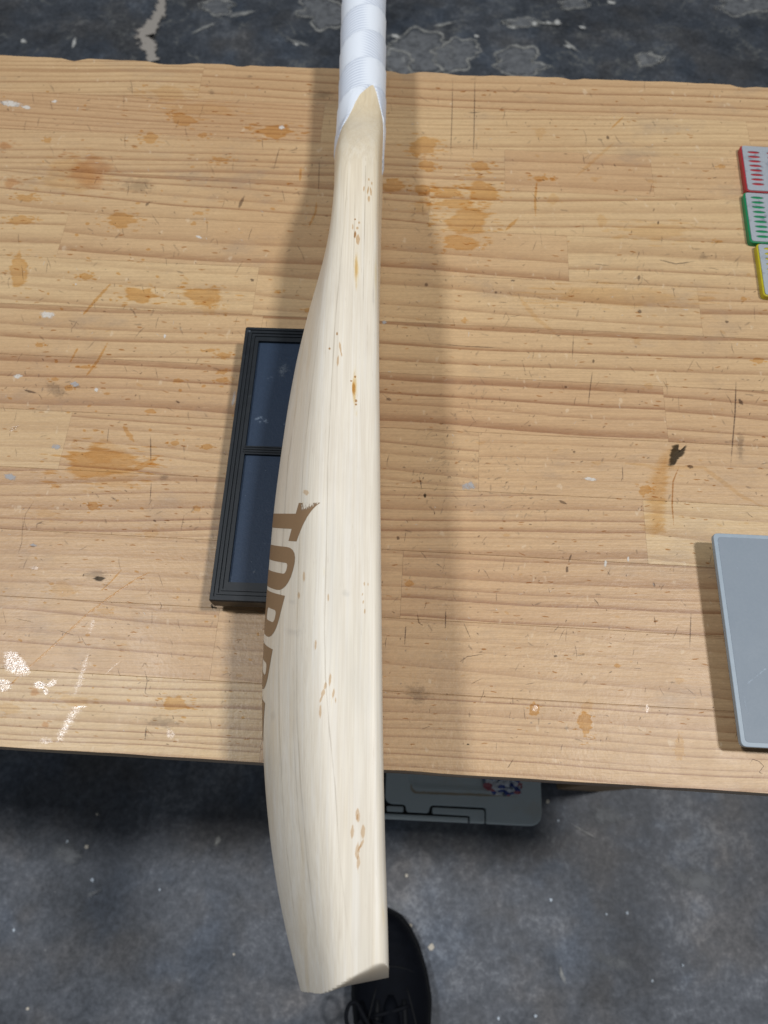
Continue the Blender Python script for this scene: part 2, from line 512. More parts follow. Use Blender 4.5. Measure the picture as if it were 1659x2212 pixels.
# board ends that can be read off the photograph, row by row from the front (u in metres)
ends = {0: [-.62, -.075, .42], 1: [-.70, -.112, .36], 2: [-.55, .005, .31], 3: [-.80, -.31, .168],
        4: [-.66, -.24, .055, .44], 5: [-.75, -.40, .19], 6: [-.58, -.112, .30], 7: [-.82, -.121, .225],
        8: [-.50, -.285, .125], 9: [-.62, .012, .46], 10: [-.44, .075, .20], 11: [-.86, -.085, .288], 12: [-.60, -.20, .34]}
rowstyle = {0: (.0085, 1.1), 1: (.016, .8), 2: (.013, .95), 3: (.015, .75), 4: (.011, .7), 5: (.013, .9), 6: (.0105, .85),
            7: (.015, .75), 8: (.017, .8), 9: (.010, .85), 10: (.013, .75), 11: (.0075, .9), 12: (.0085, .85)}
for r in range(ROWS):
    es = [UL] + [e for e in ends[r] if e < .42] + [UR]
    for a, b in zip(es[:-1], es[1:]):
        v0, v1 = r * RW, (r + 1) * RW
        g = .00005
        bv = .00018
        nseg = max(2, int((b - a) / .006)) if r in (0, ROWS - 1) else 1
        def edge(k, far):
            """worn outer arris of the first and last row"""
            if far and r == ROWS - 1:
                u = a + (b - a) * k / nseg
                w = .0012 * math.sin(u * 61) + .0010 * math.sin(u * 143 + 1) + .0006 * math.sin(u * 320)
                chip = -.0035 * max(0, math.sin(u * 23 + .6) - .86) / .14 - .004 * max(0, math.sin(u * 41 + 2.2) - .93) / .07
                return w * .3 + chip * .7
            if (not far) and r == 0:
                u = a + (b - a) * k / nseg
                return .0001 * math.sin(u * 97) + .0003 * max(0, math.sin(u * 37 + 1) - .8) / .2
            return 0
        bm = bmesh.new()
        rows_ = []
        prof = [(v0 + g, ZT - TH), (v0 + g, ZT - bv), (v0 + g + bv, ZT), (v1 - g - bv, ZT), (v1 - g, ZT - bv), (v1 - g, ZT - TH)]
        for k in range(nseg + 1):
            u = a + g + (b - a - 2 * g) * k / nseg
            ring = []
            for i, (v, z) in enumerate(prof):
                dv = edge(k, False) if i < 3 else edge(k, True)
                zz = z
                if i in (1, 2) and r == 0 or i in (3, 4) and r == ROWS - 1:
                    zz = z - (.0004 if i in (1, 4) else 0) - abs(dv) * (.25 if i in (1, 4) else .05)
                ring.append(bm.verts.new((*tab(u, v + dv * (1 if i in (1, 2, 3, 4) else .5)), zz)))
            rows_.append(ring)
        for A, B in zip(rows_[:-1], rows_[1:]):
            for i in range(6):
                bm.faces.new((A[i], A[(i + 1) % 6], B[(i + 1) % 6], B[i]))
        bm.faces.new(rows_[0]); bm.faces.new(rows_[-1][::-1])
        o = bm_obj('board', bm, M['pine'], bench)
        sp, ct = rowstyle[r]
        o['seed'] = rng.uniform(0, 40)
        o['spacing'] = sp * rng.uniform(.55, 1.3)
        o['slope'] = .0575 + rng.uniform(-.05, .05)
        o['tone'] = rng.uniform(.15, 1.0)
        o['contrast'] = ct * rng.uniform(.45, 1.25)
M['timber'] = None
def make_timber():
    g = G('rough_timber')
    P = g.coord()
    n = g.noise(g.scale(P, (60, 60, 4)), 1, 4, .6)
    c = g.mix(n, (.30, .19, .10), (.46, .31, .17))
    return g.end(g.pbr(c, .65, g.bump(n, .3, .001)))
M['timber'] = make_timber()
for (u0, v0) in ((.265, .024), (.265, .52), (-.98, .024), (-.98, .52)):
    pts = rounded_poly([(u0, v0), (u0 + .07, v0), (u0 + .07, v0 + .06), (u0, v0 + .06)], .004, 2)
    slab('leg', pts, 0, ZT - TH - .0003, M['timber'], bench, 0, tab)
for (u0) in (.275, -.97):
    pts = [(u0, .085), (u0 + .05, .085), (u0 + .05, .519), (u0, .519)]
    slab('rail', pts, .12, .21, M['timber'], bench, .003, tab)

# ------------------------------------------------------------------ marks on the bench (thin films lying in the boards)
ZMARK = [0]
def blob_px(cx, cy, rx, ry, seed, jag=.22, rot=0.0, n=40):
    rr = random.Random(seed)
    ph = [(rr.uniform(.4, 1) / (k ** .8), rr.uniform(0, 6.28), k) for k in range(2, 11)]
    pts = []
    for i in range(n):
        a = 2 * math.pi * i / n
        q = 1 + jag * sum(A * math.sin(k * a + p) for A, p, k in ph) * .55
        fing = 1 + (abs(math.cos(a)) ** 3) * rr.uniform(-.12, .28) * (jag > .1)
        x, y = rx * q * fing * math.cos(a), ry * q * math.sin(a)
        pts.append((cx + x * math.cos(rot) - y * math.sin(rot), cy + x * math.sin(rot) + y * math.cos(rot)))
    return pts
def film_obj(name, pts, mat, parent, proj, inner=.62, kind=None, sats=0, seed=0):
    """star-shaped outline -> rings with fade 0 at the rim and 1 inside"""
    m = len(pts)
    cx = sum(p[0] for p in pts) / m; cy = sum(p[1] for p in pts) / m
    vs, fd = [], []
    for k, f in ((1.0, 0.0), ((1 + inner) / 2, .5), (inner, 1.0), (inner * .5, 1.0)):
        for p in pts:
            vs.append(proj(cx + (p[0] - cx) * k, cy + (p[1] - cy) * k)); fd.append(f)
    vs.append(proj(cx, cy)); fd.append(1.0)
    fs = []
    for r in range(3):
        for i in range(m):
            j = (i + 1) % m
            fs.append((r * m + i, r * m + j, (r + 1) * m + j, (r + 1) * m + i))
    for i in range(m):
        fs.append((3 * m + i, 3 * m + (i + 1) % m, 4 * m))
    if sats:
        rr = random.Random(seed)
        ex = max(abs(p[0] - cx) for p in pts); ey = max(abs(p[1] - cy) for p in pts)
        for _ in range(sats):
            a = rr.choice((0, math.pi)) + rr.gauss(0, .75)
            q = rr.uniform(.85, 1.35)
            x0, y0 = cx + ex * q * math.cos(a), cy + ey * q * math.sin(a)
            L = rr.uniform(4, 5 + ex * .35)
            ribbon_data([(x0 - L / 2, y0 - L * .025), (x0 + L / 2, y0 + L * .025)], rr.uniform(2.2, 5.5), proj, vs, fd, fs, 3)
    if any(v is None for v in vs):
        return None
    o = mesh_obj(name, vs, fs, mat, parent, True)
    set_attr(o, 'fade', fd)
    if kind: o['kind'] = kind
    return o
def ribbon_data(path, w, proj, vs, fd, fs, sub=6, taper=True):
    P = []
    for (a, b) in zip(path[:-1], path[1:]):
        for k in range(sub):
            t = k / sub
            P.append((a[0] + (b[0] - a[0]) * t, a[1] + (b[1] - a[1]) * t))
    P.append(path[-1])
    base = len(vs)
    m = len(P)
    for i, p in enumerate(P):
        a = P[max(0, i - 1)]; b = P[min(m - 1, i + 1)]
        tx, ty = b[0] - a[0], b[1] - a[1]
        L = math.hypot(tx, ty) or 1
        nx, ny = -ty / L, tx / L
        e = min(1, min(i, m - 1 - i) / (m * .22)) if taper else 1
        ww = w[min(i * len(w) // m, len(w) - 1)] if isinstance(w, (list, tuple)) else w
        ww = ww * (.45 + .55 * e) / 2
        for s, f in ((-1, 0), (0, 1), (1, 0)):
            vs.append(proj(p[0] + nx * ww * s, p[1] + ny * ww * s)); fd.append(f * (.35 + .65 * e))
    for i in range(m - 1):
        q = base + i * 3
        fs.append((q, q + 1, q + 4, q + 3)); fs.append((q + 1, q + 2, q + 5, q + 4))
def ribbon_obj(name, path, w, mat, parent, proj, sub=6, taper=True):
    vs, fd, fs = [], [], []
    ribbon_data(path, w, proj, vs, fd, fs, sub, taper)
    if any(v is None for v in vs): return None
    o = mesh_obj(name, vs, fs, mat, parent, True)
    set_attr(o, 'fade', fd)
    return o
def on_bench(dz=0.0):
    ZMARK[0] += 1
    z = ZT + .00006 + .000004 * (ZMARK[0] % 40) + dz
    return lambda x, y: at(x, y, z)
def on_floor():
    ZMARK[0] += 1
    z = .0012 + .0001 * (ZMARK[0] % 40)
    return lambda x, y: at(x, y, z)

stains = [  # cx, cy, rx, ry, material
    (195, 372, 42, 40, 'oil_red'), (150, 378, 50, 44, 'oil_pale'), (325, 298, 16, 13, 'oil'), (438, 292, 9, 6, 'oil'),
    (396, 258, 28, 13, 'oil'), (430, 236, 62, 15, 'oil_pale'), (365, 202, 38, 16, 'oil_pale'), (595, 284, 36, 15, 'oil'),
    (262, 475, 30, 17, 'oil'), (45, 476, 24, 11, 'oil'), (24, 395, 15, 13, 'oil_red'), (55, 428, 18, 9, 'oil'),
    (103, 303, 9, 6, 'oil'), (10, 315, 16, 8, 'oil_red'), (478, 345, 17, 5, 'oil'), (430, 460, 9, 4, 'oil'), (418, 482, 6, 5, 'oil'),
    (40, 585, 17, 42, 'oil'), (185, 597, 13, 8, 'oil'), (300, 638, 30, 20, 'oil'), (440, 640, 38, 22, 'oil'), (452, 662, 20, 18, 'oil_pale'),
    (600, 630, 8, 4, 'oil'), (665, 670, 8, 5, 'oil'), (454, 757, 11, 4, 'oil'), (484, 768, 13, 7, 'oil'), (480, 803, 12, 5, 'oil'),
    (482, 822, 16, 6, 'oil'), (385, 822, 11, 6, 'oil'), (85, 745, 10, 5, 'oil'), (118, 819, 8, 5, 'oil'), (148, 838, 9, 6, 'oil'),
    (185, 793, 13, 4, 'oil'), (231, 850, 7, 3, 'oil'), (325, 888, 10, 6, 'oil'), (378, 957, 10, 5, 'oil'), (446, 965, 12, 6, 'oil'),
    (215, 1000, 76, 36, 'oil'), (225, 975, 40, 26, 'oil_pale'), (250, 1035, 46, 18, 'oil_pale'), (120, 1050, 9, 5, 'oil'),
    (98, 1108, 20, 11, 'oil_pale'), (200, 1093, 13, 9, 'oil'), (425, 1098, 9, 6, 'oil'), (326, 1150, 17, 12, 'oil_pale'),
    (135, 1272, 27, 16, 'oil_pale'), (378, 1520, 28, 16, 'oil'), (160, 1513, 30, 12, 'oil_pale'), (75, 1495, 10, 9, 'oil_red'),
    (98, 1565, 8, 7, 'oil_red'), (20, 1530, 24, 12, 'oil_pale'), (225, 1320, 14, 6, 'oil_pale'),
    (914, 315, 27, 24, 'oil'), (922, 358, 17, 14, 'oil'), (1037, 359, 20, 11, 'oil'), (848, 401, 26, 14, 'oil'), (914, 411, 20, 12, 'oil'),
    (962, 415, 30, 15, 'oil'), (1044, 414, 34, 24, 'oil'), (914, 443, 20, 15, 'oil_pale'), (985, 440, 38, 11, 'oil'), (1009, 478, 42, 34, 'oil'),
    (995, 524, 38, 17, 'oil'), (1167, 286, 11, 13, 'oil_pale'), (1167, 386, 16, 7, 'oil'), (1558, 359, 8, 5, 'oil'),
    (1285, 386, 10, 3, 'oil_pale'), (1406, 391, 9, 4, 'oil_pale'), (1552, 522, 9, 4, 'oil'), (1195, 430, 12, 12, 'oil_pale'), (1300, 478, 11, 14, 'oil_pale'),
    (1394, 1058, 15, 12, 'oil'), (1638, 779, 11, 7, 'oil'), (1003, 692, 6, 6, 'oil'), (1377, 735, 8, 8, 'oil_pale'), (1402, 834, 8, 8, 'oil_pale'),
    (1154, 1533, 12, 16, 'oil'), (1268, 1528, 12, 14, 'oil_pale'), (1264, 1562, 15, 26, 'oil'), (1468, 1615, 9, 34, 'oil_pale'),
    (884, 1261, 10, 7, 'oil'), (1334, 1438, 7, 5, 'oil'), (1468, 1470, 9, 7, 'oil_pale'), (1038, 957, 8, 4, 'oil_pale'),
    (1290, 1000, 8, 6, 'oil_pale'), (1607, 645, 8, 4, 'oil'), (1340, 640, 120, 22, 'oil_pale'), (1420, 500, 60, 18, 'oil_pale'),
]
for i, (cx, cy, rx, ry, mt) in enumerate(stains):
    film_obj('stain', blob_px(cx, cy, rx * 1.12, ry * 1.12, 100 + i, .42, .04), M[mt], bench, on_bench(), .52, sats=(int(6 + rx * .45) if rx > 12 else 3 if rx > 7 else 0), seed=i)
# grey handling smudges and dried paint
for i, (cx, cy, rx, ry, rot, mt) in enumerate([
    (1600, 960, 14, 66, .05, 'smudge'), (205, 1240, 40, 22, .1, 'smudge'), (215, 1250, 13, 7, 0, 'burn'),
    (120, 840, 46, 26, .6, 'smudge'), (355, 1030, 16, 14, 0, 'smudge'), (300, 400, 60, 30, 0, 'smudge'), (540, 165, 10, 6, 0, 'smudge'),
    (457, 200, 12, 9, 0, 'smudge'), (700, 205, 40, 18, 0, 'smudge'),
    (350, 1560, 60, 22, .1, 'smudge'), (900, 1500, 46, 40, .1, 'smudge'), (1520, 555, 20, 14, 0, 'smudge'),
    (24, 224, 34, 9, .12, 'paint_white'), (58, 232, 16, 5, .2, 'paint_white'), (118, 219, 7, 5, 0, 'paint_white'), (102, 680, 20, 11, .1, 'paint_white'),
    (162, 830, 13, 8, .2, 'paint_blue'), (122, 965, 15, 8, .1, 'paint_blue'), (22, 1030, 20, 10, .1, 'paint_blue'), (356, 726, 4, 6, 0, 'paint_white'),
    (208, 842, 7, 6, .2, 'paint_white'), (38, 813, 14, 8, 0, 'paint_white'), (1276, 1035, 20, 6, .1, 'paint_white'), (1012, 1050, 22, 12, 0, 'paint_blue'), (830, 696, 7, 6, 0, 'paint_blue'),
    (1357, 1207, 3, 9, .1, 'paint_white'), (1308, 1217, 4, 10, .1, 'paint_white'), (164, 614, 3, 3, 0, 'paint_white'), (72, 1178, 10, 7, 0, 'paint_blue'),
    (430, 512, 9, 4, .3, 'paint_white'), (608, 275, 9, 7, 0, 'paint_white'),
    (521, 437, 5, 17, .45, 'dirt'), (318, 441, 4, 6, .8, 'dirt'), (545, 605, 5, 4, .6, 'dirt'), (1313, 297, 4, 6, -.5, 'dirt'), (1422, 481, 3, 5, .3, 'dirt'),
    (921, 615, 5, 5, 0, 'dirt'), (1108, 606, 6, 3, 0, 'dirt'), (1071, 632, 4, 4, 0, 'dirt'), (1282, 780, 3, 7, .1, 'dirt'), (1222, 836, 4, 4, 0, 'dirt'),
    (1240, 976, 4, 3, 0, 'dirt'), (1216, 1085, 11, 4, .5, 'dirt'), (1570, 695, 5, 4, 0, 'dirt'), (1382, 673, 6, 5, .6, 'dirt'), (1380, 600, 4, 8, .2, 'dirt'),
    (1600, 868, 10, 5, .9, 'dirt'), (1491, 1008, 9, 5, .4, 'dirt'), (840, 862, 6, 5, 0, 'dirt'), (918, 1070, 4, 7, 0, 'burn'), (1225, 1230, 4, 9, .1, 'dirt'),
    (860, 1162, 4, 6, 0, 'dirt'), (1413, 1263, 3, 6, -.3, 'dirt'), (1200, 1417, 5, 3, 0, 'dirt'), (1011, 1608, 4, 2, 0, 'burn'), (1224, 1573, 8, 7, 0, 'smudge'),
    (334, 1125, 4, 3, .3, 'dirt'), (384, 868, 6, 3, .4, 'dirt'), (462, 1312, 9, 3, .2, 'burn'), (458, 1310, 3, 6, -.3, 'burn'), (66, 846, 18, 3, .25, 'dirt')]):
    film_obj('mark', blob_px(cx, cy, rx, ry, 400 + i, .28, rot), M[mt], bench, on_bench(), .12 if mt == 'smudge' else .4)
# the dark burn with its brown run
film_obj('burn', [(1450, 960), (1462, 953), (1468, 955), (1466, 968), (1474, 972), (1480, 966), (1486, 957), (1488, 962), (1482, 980), (1470, 990), (1462, 1000), (1455, 1012), (1444, 1014), (1440, 1005), (1442, 988), (1446, 972)], M['burn'], bench, on_bench(), .55)
ribbon_obj('stain', [(1470, 955), (1440, 985), (1425, 1030), (1412, 1080), (1414, 1140), (1440, 1150)], [34, 44, 56, 58, 62, 40], M['oil_pale'], bench, on_bench())
ribbon_obj('stain', [(1440, 985), (1428, 1030), (1420, 1080), (1425, 1140), (1442, 1152)], [30, 40, 50, 46, 30], M['oil_pale'], bench, on_bench())
ribbon_obj('stain', [(1468, 1005), (1454, 1040), (1452, 1090), (1456, 1140)], 5, M['scuff'], bench, on_bench())
ribbon_obj('stain', [(1160, 390), (1156, 430), (1157, 470)], 7, M['oil'], bench, on_bench())
ribbon_obj('stain', [(1350, 1000), (1420, 1010), (1520, 1010), (1600, 1070), (1659, 1100)], 12, M['oil_pale'], bench, on_bench())
ribbon_obj('stain', [(1120, 640), (1160, 690), (1200, 720)], 14, M['oil_pale'], bench, on_bench())
ribbon_obj('stain', [(1330, 305), (1290, 340), (1240, 385)], 9, M['oil_pale'], bench, on_bench())
ribbon_obj('stain', [(1090, 500), (1120, 470)], 9, M['oil'], bench, on_bench())
ribbon_obj('stain', [(345, 985), (305, 1008), (288, 1012)], 16, M['oil'], bench, on_bench())
ribbon_obj('stain', [(266, 920), (276, 935), (290, 955)], 15, M['oil'], bench, on_bench())
for path, w in (([(240, 612), (205, 650), (176, 684)], 9), ([(234, 738), (212, 778), (186, 812)], 9), ([(168, 752), (150, 785)], 7), ([(1346, 253), (1318, 280)], 6),
                ([(684, 432), (682, 458), (664, 496)], 6), ([(650, 360), (648, 392)], 8)):
    ribbon_obj('stain', path, w, M['oil'], bench, on_bench())
ribbon_obj('run', [(330, 1232), (292, 1252), (240, 1288), (190, 1325), (110, 1400), (40, 1462), (0, 1500)], 5.5, M['oil'], bench, on_bench())
ribbon_obj('run', [(328, 1233), (292, 1253), (240, 1289), (190, 1326), (110, 1401), (40, 1463), (0, 1501)], 3.2, M['wet_thin'], bench, on_bench(.0003))
ribbon_obj('run', [(265, 1228), (240, 1256), (214, 1280)], 4, M['oil'], bench, on_bench())
# pencil lines, ink hooks and knife marks that can be told apart
for path, w, mt in (([(978, 168), (977, 230), (975, 290), (973, 346)], 3.2, 'pencil'), ([(1026, 163), (1025, 230), (1024, 290), (1022, 343)], 3.6, 'pencil'),
                    ([(1010, 244), (1040, 242)], 3, 'pencil'), ([(1280, 800), (1276, 830), (1270, 880)], 3.4, 'pencil'), ([(1239, 720), (1236, 780)], 2.6, 'pencil'),
                    ([(325, 940), (326, 1000)], 4, 'pencil'), ([(327, 1040), (324, 1085)], 3, 'pencil'), ([(75, 1080), (55, 1110), (48, 1150)], 2.4, 'dirt'),
                    ([(50, 1105), (47, 1172), (38, 1200)], 2.2, 'dirt'), ([(96, 1125), (80, 1132), (78, 1144)], 4, 'dirt'), ([(398, 1110), (390, 1150)], 2.2, 'dirt'),
                    ([(345, 1300), (349, 1308), (346, 1318)], 3, 'dirt'), ([(305, 1444), (312, 1432), (320, 1440)], 2.4, 'dirt'), ([(312, 1446), (318, 1470), (313, 1496), (320, 1502)], 2.6, 'dirt'),
                    ([(990, 1432), (1010, 1418), (1050, 1412)], 3, 'dirt'), ([(900, 1320), (905, 1345), (915, 1352)], 3.4, 'dirt'), ([(963, 1315), (962, 1360)], 4, 'pencil'),
                    ([(1000, 1342), (1018, 1382)], 2.2, 'pencil'), ([(877, 1345), (874, 1395)], 4, 'pencil'), ([(1413, 1330), (1416, 1350)], 4, 'dirt'), ([(1493, 1320), (1490, 1400)], 4, 'pencil'),
                    ([(1110, 1638), (1095, 1662)], 3, 'dirt'), ([(1420, 560), (1460, 570), (1504, 564)], 4, 'pencil'), ([(1280, 570), (1320, 574)], 2.6, 'pencil'), ([(605, 315), (590, 370)], 2.4, 'pencil'),
                    ([(935, 742), (1010, 748), (1090, 752)], 3.4, 'dirt'), ([(1345, 1030), (1342, 1040)], 2.6, 'dirt'), ([(1235, 1195), (1228, 1215)], 6, 'dirt'), ([(316, 1568), (313, 1600)], 5, 'pencil'),
                    ([(120, 1360), (160, 1372)], 2.6, 'dirt'), ([(30, 1335), (75, 1345)], 2.4, 'dirt'), ([(905, 1025), (912, 1060)], 3, 'pencil'), ([(1344, 1003), (1346, 1040)], 3, 'pencil'),
                    ([(1590, 820), (1588, 890), (1578, 1010)], 5, 'pencil'), ([(1618, 1652), (1626, 1640), (1640, 1645), (1650, 1655), (1640, 1668), (1655, 1675)], 2.2, 'pencil'), ([(690, 340), (688, 420)], 3, 'pencil')):
    ribbon_obj('scratch', path, w, M[mt], bench, on_bench())
# wet varnish that still shines
def wet(pts, mat='wet', inner=.5):
    film_obj('varnish', pts, M[mat], bench, on_bench(.0004), inner)
wet([(0, 1400), (18, 1396), (34, 1402), (52, 1420), (66, 1440), (74, 1456), (66, 1464), (40, 1466), (14, 1460), (2, 1440)], 'wet', .6)
wet(blob_px(8, 1480, 22, 16, 1, .3), 'wet', .6)
wet(blob_px(86, 1480, 16, 11, 2, .3), 'wet', .6)
wet(blob_px(112, 1476, 14, 8, 3, .3, -.5), 'wet', .6)
wet(blob_px(100, 1494, 7, 10, 4, .25), 'wet', .6)
ribbon_obj('varnish', [(196, 1395), (182, 1440), (170, 1478), (158, 1510)], [14, 26, 30, 24], M['wet_thin'], bench, on_bench(.0004))
ribbon_obj('varnish', [(204, 1330), (194, 1372)], 20, M['wet_thin'], bench, on_bench(.0004))
ribbon_obj('varnish', [(178, 1520), (160, 1540), (143, 1568), (130, 1592), (122, 1606)], [44, 34, 30, 30, 24], M['wet'], bench, on_bench(.0004))
ribbon_obj('varnish', [(150, 1530), (190, 1526)], 14, M['wet'], bench, on_bench(.0006))
wet(blob_px(100, 1600, 18, 9, 6, .3), 'wet_thin', .6)
wet(blob_px(368, 1585, 10, 16, 7, .3, -.3), 'wet_thin', .6)
wet(blob_px(75, 1227, 12, 6, 8, .3), 'wet_thin', .6)
wet(blob_px(30, 925, 16, 5, 12, .3, -.5), 'wet', .6)
wet(blob_px(1156, 1530, 8, 10, 9, .3), 'wet_thin', .6)
wet(blob_px(1398, 1530, 4, 14, 10, .3), 'wet_thin', .6)
ribbon_obj('varnish', [(220, 1465), (245, 1440), (262, 1428)], 5, M['wet_thin'], bench, on_bench(.0004))

# countless fine scratches, flecks and spatters, joined
def scatter(name, mat, n, seed, area, wmin, wmax, lmin, lmax, ang=None):
    rr = random.Random(seed)
    vs, fd, fs = [], [], []
    proj = on_bench(.00002)
    for k in range(n):
        for _ in range(400):
            x, y = rr.uniform(0, 1659), rr.uniform(165, 1610)
            if area(x, y, rr): break
        else:
            continue
        a = (rr.uniform(0, 6.28) if ang is None else rr.gauss(*ang))
        L = rr.uniform(lmin, lmax)
        bend = rr.uniform(-.07, .07) * L
        path = [(x, y), (x + math.cos(a) * L / 2 - math.sin(a) * bend, y + math.sin(a) * L / 2 + math.cos(a) * bend), (x + math.cos(a) * L, y + math.sin(a) * L)]
        ribbon_data(path, rr.uniform(wmin, wmax), proj, vs, fd, fs, 2)
    o = mesh_obj(name, vs, fs, M[mat], bench, True)
    set_attr(o, 'fade', fd)
    o['kind'] = 'stuff'
leftish = lambda x, y, r: x < 720 and r.random() < (.9 if y > 350 else .5)
rightish = lambda x, y, r: r.random() < (.9 if 860 < x < 1350 else .45)
scatter('oil_spatter', 'oil', 120, 3, leftish, 4, 9, 4, 12, (.05, .25))
scatter('oil_spatter', 'oil_pale', 110, 4, lambda x, y, r: True, 4, 9, 5, 16, (.05, .25))
scatter('dirt_flecks', 'dirt', 620, 5, lambda x, y, r: True, 1.6, 3.8, 3, 9)
scatter('dirt_flecks', 'smudge', 320, 6, rightish, 4, 9, 8, 26)
M['blue_scuff'] = film('blue_grey_scuff', (.50, .54, .60), noise_s=380, lo=.3, hi=1.1, amount=.8, stretch=(1, 1, 1))
def near(cx, cy, sx, sy): return lambda x, y, r: r.random() < math.exp(-((x - cx) / sx) ** 2 - ((y - cy) / sy) ** 2)
for k, (cx, cy, sx, sy, n) in enumerate([(945, 985, 50, 70, 70), (1070, 1000, 60, 36, 60), (1040, 845, 50, 30, 40), (930, 1210, 40, 50, 30), (1130, 1080, 60, 30, 40), (1185, 640, 60, 30, 30), (1380, 590, 60, 40, 40), (120, 840, 60, 30, 30)]):
    scatter('blue_scuffs', 'blue_scuff', n, 40 + k, near(cx, cy, sx, sy), 2, 6, 5, 20, (2.2, .7))
scatter('dirt_flecks', 'dirt', 60, 22, lambda x, y, r: 850 < x < 1180 and 560 < y < 1130, 2, 4, 3, 9)
scatter('fine_scratches', 'pencil', 150, 7, lambda x, y, r: True, 1.2, 2.2, 12, 40, (1.5, .35))
scatter('fine_scratches', 'pencil', 110, 8, rightish, 1.2, 2.2, 10, 30)
scatter('pale_nicks', 'paint_white', 150, 9, lambda x, y, r: True, 1.2, 2.6, 5, 14)
scatter('brown_nicks', 'scuff', 620, 10, lambda x, y, r: True, 2, 4.5, 6, 18, (.05, .12))

# ------------------------------------------------------------------ cricket bat, standing on its edge
HC = .054
W0 = .054
left_px = [(722, 420), (722, 470), (718, 520), (709, 570), (695, 615), (680, 655), (664, 700), (640, 790), (621, 890), (605, 1000), (592, 1100), (583, 1200),
           (575, 1300), (569, 1400), (566, 1500), (567, 1600), (573, 1700), (583, 1800), (598, 1900), (618, 2000), (637, 2080)]
right_px = [(823, 300), (820, 400), (818, 500), (817, 600), (818, 700), (819, 800), (821, 1000), (823, 1200), (825, 1400), (827, 1600), (829, 1700), (832, 1850), (835, 1950), (839, 2060)]
sp = sorted([(at(x, y, ZT + HC).y, at(x, y, ZT + HC).x) for x, y in left_px])
fp = sorted([(at(x, y, ZT + .095).y, at(x, y, ZT + .095).x) for x, y in right_px])
YY = np.linspace(-.12, .80, 1841)
def smoothed(pts, y, win=.022):
    a = np.interp(YY, [p[0] for p in pts], [p[1] for p in pts])
    k = int(win / (YY[1] - YY[0]))
    ker = np.hanning(2 * k + 1); ker /= ker.sum()
    a = np.convolve(np.pad(a, k, mode='edge'), ker, mode='valid')
    return a
HR, HX = .0180, -.0172
sp = [p for p in sp if p[0] < .44]
tail = (sp[1][1] - sp[0][1]) / (sp[1][0] - sp[0][0])
sp = [(-.115, sp[0][1] + tail * (-.115 - sp[0][0]) * 1.0)] + sp + [(.462, -.0377), (.51, -.0372), (.56, HX - HR), (.80, HX - HR)]
fp = [p for p in fp if p[0] < .46]
fp = [(-.115, fp[0][1] + .0006)] + fp + [(.50, HX + HR), (.80, HX + HR)]
SPN = smoothed(sp, YY)
FCE = smoothed(fp, YY, .03)
EDG = smoothed([(-.115, .019), (-.07, .022), (0, .030), (.08, .036), (.16, .037), (.25, .033), (.33, .029), (.42, .0285), (.6, .0285)], YY, .03)
def fn(arr, y): return float(np.interp(y, YY, arr))
def sstep(x, a, b):
    t = min(1, max(0, (x - a) / (b - a)))
    return t * t * (3 - 2 * t)
YTOE = -.0738
def bez(c, d1, r1, d2, r2, n):
    a = c + d1 * r1; b = c + d2 * r2
    return [a * (1 - t) ** 2 + c * 2 * t * (1 - t) + b * t * t for t in [i / n for i in range(n + 1)]]
NF, NC, NE, NB = 8, 6, 16, 34
def half_ring(y, Wf):
    """upper half of the section from face centre to spine, (x, h above centre)"""
    xf, xs, e = fn(FCE, y), fn(SPN, y), fn(EDG, y)
    p = max(xf - xs, e + .002)
    rf = min(.0065, Wf * .3)
    rb = min(.009, Wf * .35)
    pts = [Vector((xf, (Wf - rf) * i / NF)) for i in range(NF)]
    c1 = Vector((xf, Wf))
    pts += bez(c1, Vector((0, -1)), rf, Vector((-1, -.02)).normalized(), rf, NC)
    hb = Wf * .985
    cb = Vector((xf - e, hb))
    def back(q):
        g = math.sin(q * math.pi / 2) * .65 + (q * (1.3 - .3 * q)) * .35 if q < 1 else 1.0
        return Vector((xf - e - (p - e) * g, hb * (1 - q)))
    q1 = .16
    B1 = back(q1)
    A1 = Vector((xf - e + min(.010, e * .32), Wf))
    s0 = pts[-1]
    for i in range(1, NE):
        t = i / NE
        pts.append(s0.lerp(A1, t) + Vector((0, .0006 * math.sin(t * math.pi))))
    for i in range(NC + 1):
        t = i / NC
        pts.append(A1 * (1 - t) ** 2 + cb * 2 * t * (1 - t) + B1 * t * t)
    for i in range(1, NB + 1):
        pts.append(back(q1 + (1 - q1) * i / NB))
    return pts
NP = len(half_ring(.1, W0))
ITOP = NF + NC + NE // 2
ANG = [90 * i / ITOP if i <= ITOP else 90 + 90 * (i - ITOP) / (NP - 1 - ITOP) for i in range(NP)]
SH0, SH1 = .385, .510
def width(y):
    return W0 + (HR - W0) * sstep(y, SH0, SH1)
def section(y):
    m = sstep(y, .44, .53)
    hr = half_ring(min(y, .6), max(width(y), HR))
    if m > 0:
        hr = [q.lerp(Vector((HX + HR * math.cos(math.radians(a)), HR * math.sin(math.radians(a)))), m) for q, a in zip(hr, ANG)]
    return hr
def toe_u(s, x):
    """half height of the rounded toe; the cut runs in a straight slant from face to spine"""
    a = .0118 * min(1, max(.04, (x + .035) / .035))
    if s >= a: return W0
    if s >= 0: return W0 - .023 * (1 - s / a) ** 1.7
    return (W0 - .023) * max(0, (s + .0035) / .0035)
def full(hr):
    up = [(q.x, q.y) for q in hr]
    lo = [(q.x, -q.y) for q in hr[-2:0:-1]]
    return up + lo
def toe_shift(x, s):
    k = 1 - sstep(s, 0, .12)
    return .17 * (x + .034) * k
bat_root = empty('cricket_bat', (-.02, .2, ZT))
tag(bat_root, 'pale willow cricket bat on its edge across the bench, brown letters on its back', 'cricket bat')
